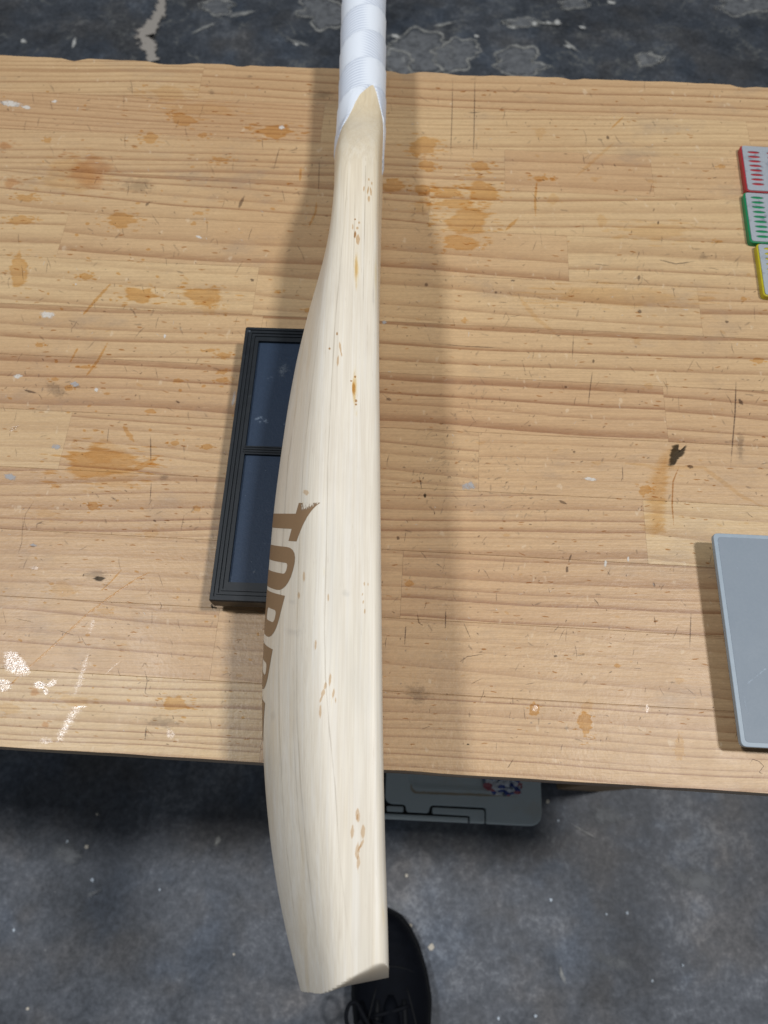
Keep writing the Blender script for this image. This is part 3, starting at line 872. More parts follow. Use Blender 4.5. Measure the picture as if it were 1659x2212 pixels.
stations = [-.0035 * math.cos(i / 10 * math.pi / 2) for i in range(10)] + [.0120 * i / 48 for i in range(49)] + [.0132, .0150]
stations[0] = -.00349
ys = stations + list(np.arange(.018, .46, .004)) + list(np.arange(.46, .66, .0025)) + list(np.arange(.66, .86, .01))
verts, faces = [], []
for s in ys:
    y0 = YTOE + s
    for x, h in full(section(y0)):
        u = toe_u(s, x)
        hh = max(-u, min(u, h))
        verts.append(Vector((x, y0 + toe_shift(x, s), ZT + HC + hh)))
NR = len(full(section(.1)))
for i in range(len(ys) - 1):
    for j in range(NR):
        k = (j + 1) % NR
        faces.append((i * NR + j, i * NR + k, (i + 1) * NR + k, (i + 1) * NR + j))
faces.append(tuple(range(NR))[::-1])
faces.append(tuple((len(ys) - 1) * NR + j for j in range(NR)))
zmin = min(v.z for v in verts)
bvh = BVHTree.FromPolygons([tuple(v) for v in verts], faces)
bm = bmesh.new()
bv = [bm.verts.new(v) for v in verts]
for f in faces:
    bm.faces.new([bv[i] for i in f])
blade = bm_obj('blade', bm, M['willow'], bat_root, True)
blade.data.set_sharp_from_angle(angle=math.radians(34))
def on_bat(off=.00012):
    def pr(px, py):
        d = ray(px, py).normalized()
        loc, nor, idx, dist = bvh.ray_cast(CAM, d)
        if loc is None: return None
        if nor.dot(d) > 0: nor = -nor
        return loc + nor * off
    return pr
# ---- tape wrapped round the handle, cut in a swoop round the shoulder
hits = [(724, 322), (736, 286), (757, 238), (777, 205), (793, 191), (805, 186), (813, 194), (816, 212)]
tb = []
for x, y in hits:
    q = on_bat(0)(x, y)
    if q is None: print('tape miss', x, y); continue
    a = math.degrees(math.atan2(q.z - ZT - HC, q.x - HX))
    tb.append((a, q.y))
tb.append((180, .460))
tb += [(22, tb[-2][1] - .02), (0, tb[-2][1] - .03)]
# (angle round the handle, start of the tape along the bat), read off the hits above
tb = [(0, .440), (15, .445), (30, .452), (38, .465), (41, .478), (46, .494), (52, .508), (60, .5150), (66, .5138), (76.3, .5093), (93.9, .5018), (104, .4935), (111, .481), (117, .463), (130, .453), (180, .457)]
def tape_y(a):
    return float(np.interp(a, [t[0] for t in tb], [t[1] for t in tb]))
YEND = ys[-1] + YTOE
tv, tf, ua, va = [], [], [], []
NT = 110
TN = 160
def section_dir(y, a):
    """point of the section and outward normal at polar angle a (degrees) round the handle axis"""
    hr = section(y)
    aa = abs(a)
    best = None
    pol = [(math.degrees(math.atan2(q.y, q.x - HX)), q) for q in hr]
    for (a0, q0), (a1, q1) in zip(pol[:-1], pol[1:]):
        if min(a0, a1) - 1e-6 <= aa <= max(a0, a1) + 1e-6 and abs(a1 - a0) > 1e-9:
            t = (aa - a0) / (a1 - a0)
            best = q0.lerp(q1, t)
            break
    if best is None: best = hr[-1] if aa > 90 else hr[0]
    q = Vector((best.x, best.y if a >= 0 else -best.y))
    n = (q - Vector((HX, 0))).normalized()
    return q, n
for k in range(TN):
    a = -180 + 360 * k / TN
    y0 = tape_y(abs(a)) + (.0012 * math.sin(k * 2.3) if abs(a) < 25 else 0)
    for i in range(NT + 1):
        y = y0 + (YEND - .02 - y0) * i / NT
        q, n = section_dir(y, a)
        u = (a + 180) / 360
        ph = (y / .0315 + u) % 1.0
        th = .0004 + .0007 * (ph if ph < .95 else (1 - ph) * 19)
        if i == 0: th = -.0001
        tv.append(Vector((q.x + n.x * th, y, ZT + HC + q.y + n.y * th)))
        ua.append(u); va.append(y)
for k in range(TN):
    k2 = (k + 1) % TN
    for i in range(NT):
        tf.append((k * (NT + 1) + i, k * (NT + 1) + i + 1, k2 * (NT + 1) + i + 1, k2 * (NT + 1) + i))
tape = mesh_obj('handle_tape', tv, tf, M['tape'], bat_root, True)
tape['label'] = 'white fibre tape wound round the handle'
set_attr(tape, 'around', ua)
set_attr(tape, 'along', va)

def lens_px(cx, cy, rx, ry, rot, n=20):
    out = []
    for i in range(n):
        t = 2 * math.pi * i / n
        x = rx * math.copysign(abs(math.sin(t)) ** 1.5, math.sin(t)); y = ry * math.cos(t)
        out.append((cx + x * math.cos(rot) - y * math.sin(rot), cy + x * math.sin(rot) + y * math.cos(rot)))
    return out
# ---- growth lines, knots and specks of the willow, lying in its surface
for path, w in (([(755, 274), (750, 398), (740, 522), (725, 684), (716, 830), (708, 1000), (705, 1200), (701, 1350), (703, 1460), (710, 1560), (724, 1700), (733, 1850), (748, 1980), (764, 2085)], 4.2),
                ([(694, 690), (683, 760), (668, 880), (655, 1000), (646, 1200), (641, 1400), (642, 1560), (650, 1700), (663, 1850), (678, 1980), (698, 2105)], 4.6),
                ([(652, 800), (640, 880), (622, 1000), (609, 1200), (602, 1426), (604, 1588), (615, 1797), (634, 1958), (655, 2090)], 4.2),
                ([(635, 1450), (635, 1600), (644, 1760), (658, 1900)], 3.2), ([(790, 300), (789, 420), (786, 560), (784, 700)], 3.4), ([(768, 330), (765, 520), (760, 700)], 2.6)):
    ribbon_obj('grain_line', path, w, M['grain'], blade, on_bat(.00006), 8)
kn = 0
for cx, cy, rx, ry, rot, mt in (
    (797, 388, 2, 4, 0, 'knot'), (795, 411, 2, 10, .15, 'knot'), (801, 414, 2, 11, -.1, 'knot'), (797, 430, 3, 8, 0, 'knot'), (786, 408, 1.8, 7, .1, 'knot'), (803, 396, 1.5, 4, 0, 'knot'),
    (767, 474, 2, 2.5, 0, 'knot_dark'), (776, 481, 2.4, 3.4, 0, 'knot'), (772, 493, 3.2, 3.6, 0, 'knot'), (767, 507, 2.6, 9, .05, 'knot_dark'), (773, 518, 4.5, 14, 0, 'knot'), (771, 575, 9, 62, 0, 'speck'), (762, 490, 1.6, 7, 0, 'knot'),
    (728, 721, 2, 4.5, 0, 'knot_dark'), (712, 753, 2.6, 3, 0, 'knot_dark'), (735, 750, 2.6, 14, -.1, 'knot'), (730, 780, 2.4, 13, .05, 'knot'), (738, 766, 2, 6, -.2, 'knot'),
    (766, 838, 9, 72, 0, 'speck'), (766, 840, 6, 56, 0, 'rust'), (763, 838, 4, 22, 0, 'rust'), (770, 572, 6, 60, 0, 'rust'), (767, 814, 2.6, 3.2, 0, 'knot_dark'), (759, 823, 2.6, 2.6, 0, 'knot_dark'), (764, 841, 4, 17, 0, 'knot'), (769, 866, 3, 4, 0, 'knot_dark'), (769, 874, 3, 3, 0, 'knot_dark'), (770, 893, 3, 14, 0, 'speck'),
    (661, 1064, 7, 7, .4, 'knot'), (655, 1086, 4, 8, .3, 'speck'), (657, 1246, 2.6, 14, 0, 'knot'), (646, 1286, 2.6, 9, 0, 'knot'), (709, 1291, 1.8, 9, 0, 'knot'), (682, 1393, 2.2, 14, .1, 'knot'), (700, 1236, 2, 20, 0, 'speck'),
    (745, 1283, 15, 12, 0, 'gray_mark'), (637, 1366, 26, 16, .2, 'gray_mark'), (590, 1545, 10, 22, 0, 'gray_mark'), (630, 1300, 12, 10, 0, 'gray_mark'), (787, 1261, 1.6, 5, 0, 'knot'), (795, 1262, 1.4, 4, 0, 'knot'), (785, 1300, 1.6, 5, .2, 'knot'), (788, 1321, 1.8, 7, 0, 'knot'), (783, 1284, 1.4, 4, .3, 'knot'),
    (713, 1467, 3, 16, .05, 'knot'), (703, 1481, 3, 10, .15, 'knot'), (698, 1497, 4.4, 10, .25, 'knot'), (693, 1511, 2.4, 8, .3, 'knot'), (692, 1536, 2.8, 17, .05, 'knot'), (720, 1499, 2.6, 13, .15, 'knot'), (725, 1513, 1.4, 7, 0, 'knot'), (716, 1516, 1.4, 22, 0, 'speck'),
    (773, 1762, 5, 17, -.05, 'knot'), (772, 1765, 2, 8, .1, 'knot'), (761, 1797, 4, 17, .1, 'knot'), (784, 1797, 4.6, 18, .04, 'knot'), (772, 1838, 5, 22, .05, 'knot'), (781, 1823, 3, 13, .4, 'knot'), (776, 1832, 2, 11, .4, 'knot'), (774, 1862, 4, 18, .05, 'knot'), (774, 1884, 2, 12, 0, 'speck'),
    (828, 1975, 7, 70, -.04, 'speck'), (812, 600, 4, 120, 0, 'speck'), (806, 640, 3, 60, 0, 'gray_mark')):
    kn += 1
    film_obj('knot' if mt != 'gray_mark' else 'mark', (lens_px(cx, cy, rx * 1.15, ry * 1.1, rot) if ry > 2.2 * rx else blob_px(cx, cy, rx, ry, 900 + kn, .14, rot, 18)), M[mt], blade, on_bat(.00008 + .000004 * (kn % 12)), .08 if mt in ('speck', 'gray_mark', 'rust') else .45)

# ---- branded letters on the back: flat print, filled from outlines and laid on the curved wood
def fill2d(loops):
    cu = bpy.data.curves.new('outline', 'CURVE')
    cu.dimensions = '2D'
    cu.fill_mode = 'BOTH'
    for lp in loops:
        s_ = cu.splines.new('POLY')
        s_.points.add(len(lp) - 1)
        for p_, q_ in zip(s_.points, lp):
            p_.co = (q_[0], q_[1], 0, 1)
        s_.use_cyclic_u = True
    ob = bpy.data.objects.new('outline', cu)
    col.objects.link(ob)
    dg = bpy.context.evaluated_depsgraph_get()
    me = ob.evaluated_get(dg).to_mesh()
    b_ = bmesh.new()
    b_.from_mesh(me)
    ob.evaluated_get(dg).to_mesh_clear()
    bpy.data.objects.remove(ob)
    bpy.data.curves.remove(cu)
    bmesh.ops.remove_doubles(b_, verts=b_.verts[:], dist=1e-7)
    return b_
def back_point(y, h):
    """point on the back of the blade at length y and height h above the bench"""
    d = h - HC
    hr = section(y)[ITOP:]
    hs = [q.y for q in hr][::-1]; xs = [q.x for q in hr][::-1]
    return float(np.interp(abs(d), hs, xs))
E1 = Vector((-.924, -.383)); E2 = Vector((.383, -.924)); ORG = Vector((.1500, .1076))
LH = .050
def rr_(a0, b0, a1, b1, r):
    return rounded_poly([(a0, b0), (a1, b0), (a1, b1), (a0, b1)], r, 6)
def arrow_R(a):
    return [rounded_poly([(a, 0), (a + .0235, .0005), (a + .0235, .027), (a + .0195, .029), (a + .0235, LH), (a + .015, LH), (a + .012, .030), (a + .0085, .030), (a + .0085, LH), (a, LH)],
                         [0, .0125, .006, .002, 0, 0, 0, 0, 0, 0], 8),
            rr_(a + .0085, .0052, a + .0150, .0205, .0028)]
letters = [[[(0, .0006), (.0205, .0030), (.0205, .0108), (.0140, .0108), (.0140, LH), (.0058, LH), (.0058, .0108), (0, .0108)]],
           [rr_(.0238, -.001, .0470, LH, .0120), rr_(.0322, .0052, .0380, LH - .0075, .0028)],
           arrow_R(.0490), arrow_R(.0772),
           [[(.1055, 0), (.126, 0), (.126, .009), (.114, .009), (.114, .020), (.124, .020), (.124, .029), (.114, .029), (.114, LH - .009), (.126, LH - .009), (.126, LH), (.1055, LH)]]]
for loops in letters:
    b_ = fill2d(loops)
    for ax in (0, 1):
        lo = min(v.co[ax] for v in b_.verts); hi = max(v.co[ax] for v in b_.verts)
        k = lo + .0015
        while k < hi:
            no = Vector((0, 0, 0)); no[ax] = 1
            co = Vector((0, 0, 0)); co[ax] = k
            bmesh.ops.bisect_plane(b_, geom=b_.verts[:] + b_.edges[:] + b_.faces[:], dist=1e-8, plane_co=co, plane_no=no)
            k += .0015
    fd = []
    b_.verts.ensure_lookup_table()
    for v in b_.verts:
        P2 = ORG + E1 * v.co.x + E2 * v.co.y
        y, h = P2.x, P2.y
        x = back_point(y, h)
        e = .0006
        dxh = (back_point(y, h + e) - back_point(y, h - e)) / (2 * e)
        nrm = Vector((-1, 0, dxh)).normalized()
        worn = max(0, 1 - (Vector((v.co.x, v.co.y)) - Vector((.0005, .005))).length / .0075)
        fd.append(2.0 - 1.75 * min(1, worn * 1.5))
        v.co = Vector((x, y, ZT + h)) + nrm * .00013
    vs = [v.co.copy() for v in b_.verts]
    b_.verts.index_update()
    fs = [[v.index for v in f.verts] for f in b_.faces]
    b_.free()
    o = mesh_obj('letter', vs, fs, M['branding'], blade, True)
    set_attr(o, 'fade', fd)

# ------------------------------------------------------------------ sharpening block left of the bat
def frame(o, ev):
    ev = Vector(ev).normalized(); eu = Vector((ev.y, -ev.x))
    o = Vector(o)
    return lambda u, v: (o.x + eu.x * u + ev.x * v, o.y + eu.y * u + ev.y * v)
def make_block_plastic():
    g = G('navy_black_plastic')
    P = g.coord()
    n = g.noise(P, 120, 4, .65)
    c = g.mix(n, (.005, .007, .010), (.014, .018, .023))
    sc = g.smooth(g.noise(P, 34, 5, .7, .4), .62, .74)
    c = g.mix(g.m('MULTIPLY', sc, .30), c, (.08, .095, .11))
    return g.end(g.pbr(c, g.m('ADD', .38, g.m('MULTIPLY', n, .2)), g.bump(g.noise(P, 900, 2), .15, .0003), spec=.3))
def make_abrasive():
    g = G('blue_abrasive')
    P = g.coord()
    n = g.noise(P, 900, 3, .7)
    c = g.mix(n, (.008, .019, .042), (.024, .044, .082))
    dust = g.m('MULTIPLY', g.smooth(g.noise(P, 60, 4, .7), .60, .76), g.smooth(g.noise(P, 420, 3, .6), .45, .62))
    c = g.mix(g.m('MULTIPLY', dust, .75), c, (.20, .25, .32))
    sp_ = g.smooth(g.noise(P, 520, 2, .5), .78, .82)
    c = g.mix(g.m('MULTIPLY', sp_, .8), c, (.40, .46, .52))
    return g.end(g.pbr(c, .55, g.bump(n, .5, .0004), spec=.3))
M['block'] = make_block_plastic()
M['abrasive'] = make_abrasive()
BZ = .022
bl = at(450, 1297, ZT + BZ); tl = at(530, 705, ZT + BZ)
fr_ = frame((bl.x, bl.y), (tl.x - bl.x, tl.y - bl.y))
BL_ = (Vector((tl.x, tl.y)) - Vector((bl.x, bl.y))).length
BW_ = .0535
bc = fr_(BW_ / 2, BL_ / 2)
block = empty('sharpening_block', (bc[0], bc[1], ZT))
tag(block, 'black stepped-frame block with two dark blue abrasive panels, tucked beside the bat', 'sharpening block')
slab('base', rounded_poly([(.0035, .0035), (BW_ - .0035, .0035), (BW_ - .0035, BL_ - .0035), (.0035, BL_ - .0035)], .003, 4), ZT + .0002, ZT + .0088, M['block'], block, 0, fr_)
# stepped frame: rings from the outside in, then two window openings
prof = [(0.0006, .0088), (0, .0096), (0, .0205), (.0006, BZ), (.0026, BZ), (.0028, BZ - .0009), (.0040, BZ - .0009), (.0042, BZ - .0001), (.0052, BZ - .0001), (.0054, BZ - .0011),
        (.0066, BZ - .0011), (.0068, BZ - .0003), (.0077, BZ - .0003), (.0079, BZ - .0012), (.0090, BZ - .0012)]
bm = bmesh.new()
rings = []
for d, z in prof:
    pts = rounded_poly([(d, d), (BW_ - d, d), (BW_ - d, BL_ - d), (d, BL_ - d)], max(.0012 - d * .1, .0004), 3)
    rings.append([bm.verts.new((*fr_(u, v), ZT + z)) for u, v in pts])
m_ = len(rings[0])
for A, B in zip(rings[:-1], rings[1:]):
    for i in range(m_):
        bm.faces.new((A[i], A[(i + 1) % m_], B[(i + 1) % m_], B[i]))
bm.faces.new(rings[0][::-1])
zc = ZT + BZ - .0012
W1, W2 = .0115, BL_ - .0108
D1, D2 = BL_ * .500, BL_ * .529
us = [.0090, .0106, BW_ - .0068, BW_ - .0090 + .0028]
us = [.0090, .0106, BW_ - .0096, BW_ - .0090]
vs_ = [.0090, W1 + .0012, D1, D2, W2 - .0006, BL_ - .0090]
gv = [[bm.verts.new((*fr_(u, v), zc)) for u in us] for v in vs_]
wins = []
for j in range(5):
    for i in range(3):
        q = (gv[j][i], gv[j][i + 1], gv[j + 1][i + 1], gv[j + 1][i])
        if i == 1 and j in (1, 3):
            wins.append((us[1], vs_[j], us[2], vs_[j + 1]))
            lo = [bm.verts.new((v.co.x, v.co.y, ZT + BZ - .0048)) for v in q]
            for a in range(4):
                bm.faces.new((q[a], q[(a + 1) % 4], lo[(a + 1) % 4], lo[a]))
        else:
            bm.faces.new(q)
block_frame = bm_obj('stepped_frame', bm, M['block'], block)
for k, (u0, v0, u1, v1) in enumerate(wins):
    slab('abrasive_panel', [(u0 - .0005, v0 - .0005), (u1 + .0005, v0 - .0005), (u1 + .0005, v1 + .0005), (u0 - .0005, v1 + .0005)], ZT + .0105, ZT + BZ - .0036, M['abrasive'], block, 0, fr_)
for v in (D1 + .0012, D1 + .0031, D1 + .0049):
    slab('divider_rib', [(us[1] - .0008, v), (us[2] + .0006, v), (us[2] + .0006, v + .0009), (us[1] - .0008, v + .0009)], zc - .0004, zc + .0009, M['block'], block_frame, .0002, fr_)
def on_z(z): return lambda x, y: at(x, y, z)
M['scuff_white'] = paint('pale_scuff', (.22, .26, .31), noise_s=500, lo=.6, hi=1.5, amount=.6)
film_obj('scuff', blob_px(505, 860, 5, 34, 71, .2, .18), M['scuff_white'], block, on_z(ZT + BZ - .0010), .4)
film_obj('scuff', blob_px(548, 1236, 9, 4, 72, .3, -.6), M['scuff_white'], block, on_z(ZT + BZ - .0034), .4)
film_obj('scuff', blob_px(612, 800, 22, 34, 73, .4, .3), M['scuff_white'], block, on_z(ZT + BZ - .0033), .2)
film_obj('scuff', blob_px(537, 716, 8, 5, 74, .3, .3), M['scuff_white'], block, on_z(ZT + BZ + .0001), .4)

# ------------------------------------------------------------------ glass kitchen scale at the right
def make_scale_glass():
    g = G('grey_painted_glass')
    P = g.coord()
    n = g.noise(P, 700, 3, .6)
    c = g.mix(n, (.180, .220, .268), (.21, .25, .298))
    dust = g.smooth(g.noise(P, 560, 3, .55), .70, .78)
    c = g.mix(g.m('MULTIPLY', dust, .30), c, (.34, .42, .52))
    sm = g.noise(P, 26, 5, .7)
    return g.end(g.pbr(c, g.m('ADD', .46, g.m('MULTIPLY', sm, .2)), None, spec=.5))
M['scale_glass'] = make_scale_glass()
M['scale_edge'] = plain('ground_glass_edge', (.27, .33, .39), .45, .4, var=.12, bump=0)
M['black_plastic'] = plain('black_plastic', (.012, .012, .014), .45)
SZ = .0165
bl = at(1602, 1613, ZT + SZ); tl = at(1540, 1151, ZT + SZ)
fs_ = frame((bl.x, bl.y), (tl.x - bl.x, tl.y - bl.y))
SL = (Vector((tl.x, tl.y)) - Vector((bl.x, bl.y))).length
SW = .185
sc_c = fs_(SW / 2, SL / 2)
scale = empty('kitchen_scale', (sc_c[0], sc_c[1], ZT))
tag(scale, 'flat blue-grey glass kitchen scale lying on the bench', 'kitchen scale')
def rect(u0, v0, u1, v1, r=0, n=4):
    return rounded_poly([(u0, v0), (u1, v0), (u1, v1), (u0, v1)], r, n) if r else [(u0, v0), (u1, v0), (u1, v1), (u0, v1)]
glass = slab('glass_top', rect(0, 0, SW, SL, .0035, 5), ZT + SZ - .0034, ZT + SZ - .00015, M['scale_edge'], scale, .0004, fs_, nb=3)
slab('painted_panel', rect(.0026, .0026, SW - .0026, SL - .0026, .0025, 5), ZT + SZ - .0004, ZT + SZ, M['scale_glass'], glass, .0001, fs_)
slab('body', rect(.0045, .0030, SW - .0045, SL - .0030, .003, 5), ZT + .0032, ZT + SZ - .0035, M['black_plastic'], scale, 0, fs_)
for (u, v) in ((.02, .02), (SW - .02, .02), (.02, SL - .02), (SW - .02, SL - .02)):
    slab('foot', [(u + .008 * math.cos(a * math.pi / 8), v + .008 * math.sin(a * math.pi / 8)) for a in range(16)], ZT + .0002, ZT + .0031, M['black_plastic'], scale, 0, fs_)
M['glass_scratch'] = paint('glass_scratch', (.55, .64, .74), noise_s=700, lo=.5, hi=1.3, amount=.5)
ribbon_obj('scratch', [(1602, 1485), (1625, 1468), (1650, 1448), (1659, 1440)], 9, M['glass_scratch'], glass, on_z(ZT + SZ + .00008))
ribbon_obj('scratch', [(1604, 1492), (1612, 1530), (1620, 1545)], 4, M['glass_scratch'], glass, on_z(ZT + SZ + .00008))

# ------------------------------------------------------------------ three diamond sharpening plates, edge to edge
def make_steel():
    g = G('grey_diamond_steel')
    P = g.coord()
    n = g.noise(P, 1400, 2, .6)
    c = g.mix(n, (.30, .33, .37), (.52, .56, .61))
    dirt_ = g.smooth(g.noise(P, 90, 5, .7, .3), .54, .70)
    c = g.mix(g.m('MULTIPLY', dirt_, .55), c, (.13, .15, .20))
    return g.end(g.pbr(c, .45, g.bump(n, .3, .0002), metal=.35, spec=.5))
M['steel'] = make_steel()
cards = [('red', (.34, .022, .03), at(1612.5, 412, ZT + .0052), at(1599, 312, ZT + .0052), 8, 'red-backed perforated diamond sharpening plate, touching the green one'),
         ('green', (.004, .20, .075), at(1621, 522, ZT + .0052), at(1606, 413, ZT + .0052), 9, 'green-backed perforated diamond sharpening plate between the red and the yellow plates'),
         ('yellow', (.44, .38, .012), at(1650, 638, ZT + .0052), at(1634, 524, ZT + .0052), 9, 'yellow-backed perforated diamond sharpening plate, touching the green one')]
for nm, colr, b0, t0, nrow, lab in cards:
    fc = frame((b0.x, b0.y), (.0045, .053))
    cl = (Vector((t0.x, t0.y)) - Vector((b0.x, b0.y))).length - .0003
    cw = .086
    cc = fc(cw / 2, cl / 2)
    root = empty('sharpening_plate', (cc[0], cc[1], ZT))
    tag(root, lab, 'sharpening plate', 'diamond plates lying edge to edge')
    pm = plain(nm + '_plastic', colr, .35, .5, var=.2, bump=.05)
    slab('plastic_base', rect(0, 0, cw, cl, .0035, 5), ZT + .0002, ZT + .0046, pm, root, .0007, fc)
    loops = [rect(.0014, .0010, cw - .0014, cl - .0010, .0025, 5)]
    pit = .00518
    v0 = cl / 2 - pit * (nrow - 1) / 2
    for c_ in range(5):
        for k in range(nrow):
            cu_, cv_ = .0105 + .0162 * c_, v0 + pit * k
            loops.append([(cu_ + .0053 * math.cos(a * math.pi / 8), cv_ + .00135 * math.sin(a * math.pi / 8)) for a in range(16)])
    b_ = fill2d(loops)
    for f in b_.faces:
        if f.normal.z < 0: f.normal_flip()
    ext = bmesh.ops.extrude_face_region(b_, geom=b_.faces[:])
    for e in ext['geom']:
        if isinstance(e, bmesh.types.BMVert): e.co.z += .0006
    for v in b_.verts:
        v.co = Vector((*fc(v.co.x, v.co.y), ZT + .00465 + v.co.z))
    bm_obj('steel_face', b_, M['steel'], root)

# ------------------------------------------------------------------ plastic tub under the bench
def make_tub_plastic():
    g = G('grey_green_plastic')
    P = g.coord()
    n = g.noise(P, 30, 5, .65)
    c = g.mix(n, (.50, .58, .61), (.58, .66, .69))
    dirt_ = g.smooth(g.noise(g.scale(P, (1, 1, 1), (.3, .9, 0)), 18, 5, .7), .52, .72)
    c = g.mix(g.m('MULTIPLY', dirt_, .35), c, (.52, .49, .42))
    return g.end(g.pbr(c, .45, g.bump(n, .1, .001)))
M['tub'] = make_tub_plastic()
TZ = .30
cr = at(1172, 1786, TZ)
ft = frame((cr.x, cr.y), (math.sin(math.radians(2.6)), math.cos(math.radians(2.6))))
tc = ft(-.1, .15)
tub = empty('storage_tub', (tc[0], tc[1], 0))
tag(tub, 'grey plastic storage tub with recessed lid and front latch, pushed under the bench', 'storage tub')
def rr2(u0, v0, u1, v1): return [(u0, v0), (u1, v0), (u1, v1), (u0, v1)]
slab('body', rounded_poly(rr2(-.205, .006, -.006, .31), .014, 5), .0003, TZ - .013, M['tub'], tub, 0, ft)
slab('gap_fill', rounded_poly(rr2(-.206, .002, -.003, .313), .014, 5), TZ - .0128, TZ - .0085, M['black_plastic'], tub, 0, ft)  # black sheet under the lid pieces, standing in for shade in their gaps
main = rounded_poly([(0, 0), (-.0640, 0), (-.0640, .0168), (-.1275, .0168), (-.1290, .0082), (-.1545, .0082), (-.1560, .0160), (-.1795, .0160), (-.1795, .316), (0, .316)][::-1],
                    [.012, .004, .010, .003, .003, .003, .004, .003, .003, .016][::1], 5)
def lid_piece(name, outer, hole=None, z0=TZ - .0084, z1=TZ, bev=.0016):
    if hole is None:
        return slab(name, outer, z0, z1, M['tub'], tub, bev, ft, True)
    bm = bmesh.new()
    def ringv(pp, z): return [bm.verts.new((*ft(u, v), z)) for u, v in pp]
    A = ringv(outer, z0); B = ringv(outer, z1 - bev); C = ringv(inset_poly(outer, bev * .3), z1 - bev * .3); D_ = ringv(inset_poly(outer, bev), z1)
    m = len(outer)
    for X, Y in ((A, B), (B, C), (C, D_)):
        for i in range(m):
            bm.faces.new((X[i], X[(i + 1) % m], Y[(i + 1) % m], Y[i]))
    # top with a hole, then sloping walls and the sunk panel
    b2 = fill2d([inset_poly(outer, bev), hole])
    vm = {}
    for v in b2.verts:
        vm[v.index] = bm.verts.new((*ft(v.co.x, v.co.y), z1))
    for f in b2.faces:
        bm.faces.new([vm[v.index] for v in f.verts])
    b2.free()
    h0 = ringv(hole, z1); h1 = ringv(inset_poly(hole, .0012), z1 - .0008); h2 = ringv(inset_poly(hole, .0045), z1 - .0038); h3 = ringv(inset_poly(hole, .0062), z1 - .0042)
    k = len(hole)
    for X, Y in ((h0, h1), (h1, h2), (h2, h3)):
        for i in range(k):
            bm.faces.new((X[i], X[(i + 1) % k], Y[(i + 1) % k], Y[i]))
    bm.faces.new(h3)
    bmesh.ops.remove_doubles(bm, verts=bm.verts[:], dist=2e-6)
    return bm_obj(name, bm, M['tub'], tub)
lid = lid_piece('lid', main, rounded_poly(rr2(-.1545, .0345, -.0240, .285), .012, 6))
lid_piece('lid_rim', rounded_poly(rr2(-.207, 0, -.0842, .0058), .0015, 4), bev=.0009)
lid_piece('latch_bar', rounded_poly([(-.0824, 0), (-.0655, 0), (-.0655, .0148), (-.1250, .0148), (-.1250, .0078), (-.0824, .0074)], [.001, .002, .003, .002, .002, .001], 4), bev=.0009)
lid_piece('latch_tab', rounded_poly(rr2(-.1772, .0080, -.1580, .0140), .002, 4), bev=.0009)
lid_piece('lid_side', rounded_poly(rr2(-.207, .0062, -.1828, .316), .004, 4))

ribbon_obj('dirt', [(888, 1690), (889, 1704), (897, 1712), (979, 1715), (1050, 1718), (1117, 1721)], 9, M['scuff'], lid, on_z(TZ + .0003))
# crumpled wrapper lying on the tub
def make_wrapper():
    g = G('printed_wrapper')
    P = g.coord()
    vo = g.n('ShaderNodeTexVoronoi'); g.put(vo.inputs['Vector'], g.scale(P, (1, 1.6, 1))); vo.inputs['Scale'].default_value = 150
    s_ = g.sep(vo.outputs['Color'])
    c = g.ramp(s_[0], [(0, (.05, .09, .34)), (.24, (.05, .09, .34)), (.26, (.62, .66, .72)), (.62, (.72, .75, .80)), (.66, (.14, .17, .22)), (.82, (.3, .36, .44)), (.86, (.40, .12, .15)), (1, (.40, .12, .15))])
    c.node.color_ramp.interpolation = 'CONSTANT'
    return g.end(g.pbr(c, .25, spec=.6))
wz = TZ - .0042
wc = at(1088, 1680, wz)
bm = bmesh.new()
rw = random.Random(4)
n_ = 14
gv = []
for j in range(n_ + 1):
    row = []
    for i in range(n_ + 1):
        u, v = (i / n_ - .5), (j / n_ - .5)
        k = 1 - .25 * (abs(u) + abs(v))
        edge_ = max(abs(u), abs(v)) * 2
        z = wz + .0006 + (1 - edge_ ** 2) * .009 * rw.uniform(.35, 1) + rw.uniform(0, .0012)
        row.append(bm.verts.new((wc.x + u * .060 * k + rw.uniform(-.0012, .0012), wc.y + v * .058 * k + rw.uniform(-.0012, .0012), z)))
    gv.append(row)
for j in range(n_):
    for i in range(n_):
        bm.faces.new((gv[j][i], gv[j][i + 1], gv[j + 1][i + 1], gv[j + 1][i]))
wr = bm_obj('wrapper', bm, make_wrapper(), None)
tag(wr, 'crumpled white, blue and red wrapper lying on the grey tub lid', 'wrapper')

# ------------------------------------------------------------------ black shoe on the floor under the toe of the bat
M['shoe'] = plain('black_shoe_fabric', (.003, .004, .007), .75, .1, var=.5, nscale=90, bump=.35, bs=900, bd=.0006)
M['sole'] = plain('black_rubber', (.006, .007, .009), .7, .2, var=.2)
M['lace'] = plain('black_lace', (.005, .006, .009), .8, .15, var=.3, bump=.4, bs=1400)
st = at(846, 1960, .02)
SHX, SHY = st.x - .002, st.y - .002
shoe = empty('shoe', (SHX, SHY - .14, 0))
tag(shoe, 'black lace-up shoe on the concrete floor below the toe of the bat', 'shoe')
def foot_half(d):
    """half widths left, right of the sole at distance d behind the toe"""
    L = .295
    t = d / L
    w = np.interp(t, [0, .03, .08, .16, .26, .36, .48, .60, .74, .88, .96, 1.0], [.004, .022, .034, .045, .0525, .0555, .052, .046, .041, .038, .028, .006])
    cx = np.interp(t, [0, .15, .4, .7, 1], [-.006, -.003, .002, .003, .001])
    return float(w), float(cx)
ds = [.295 * (1 - math.cos(math.pi * i / 60)) / 2 for i in range(61)]
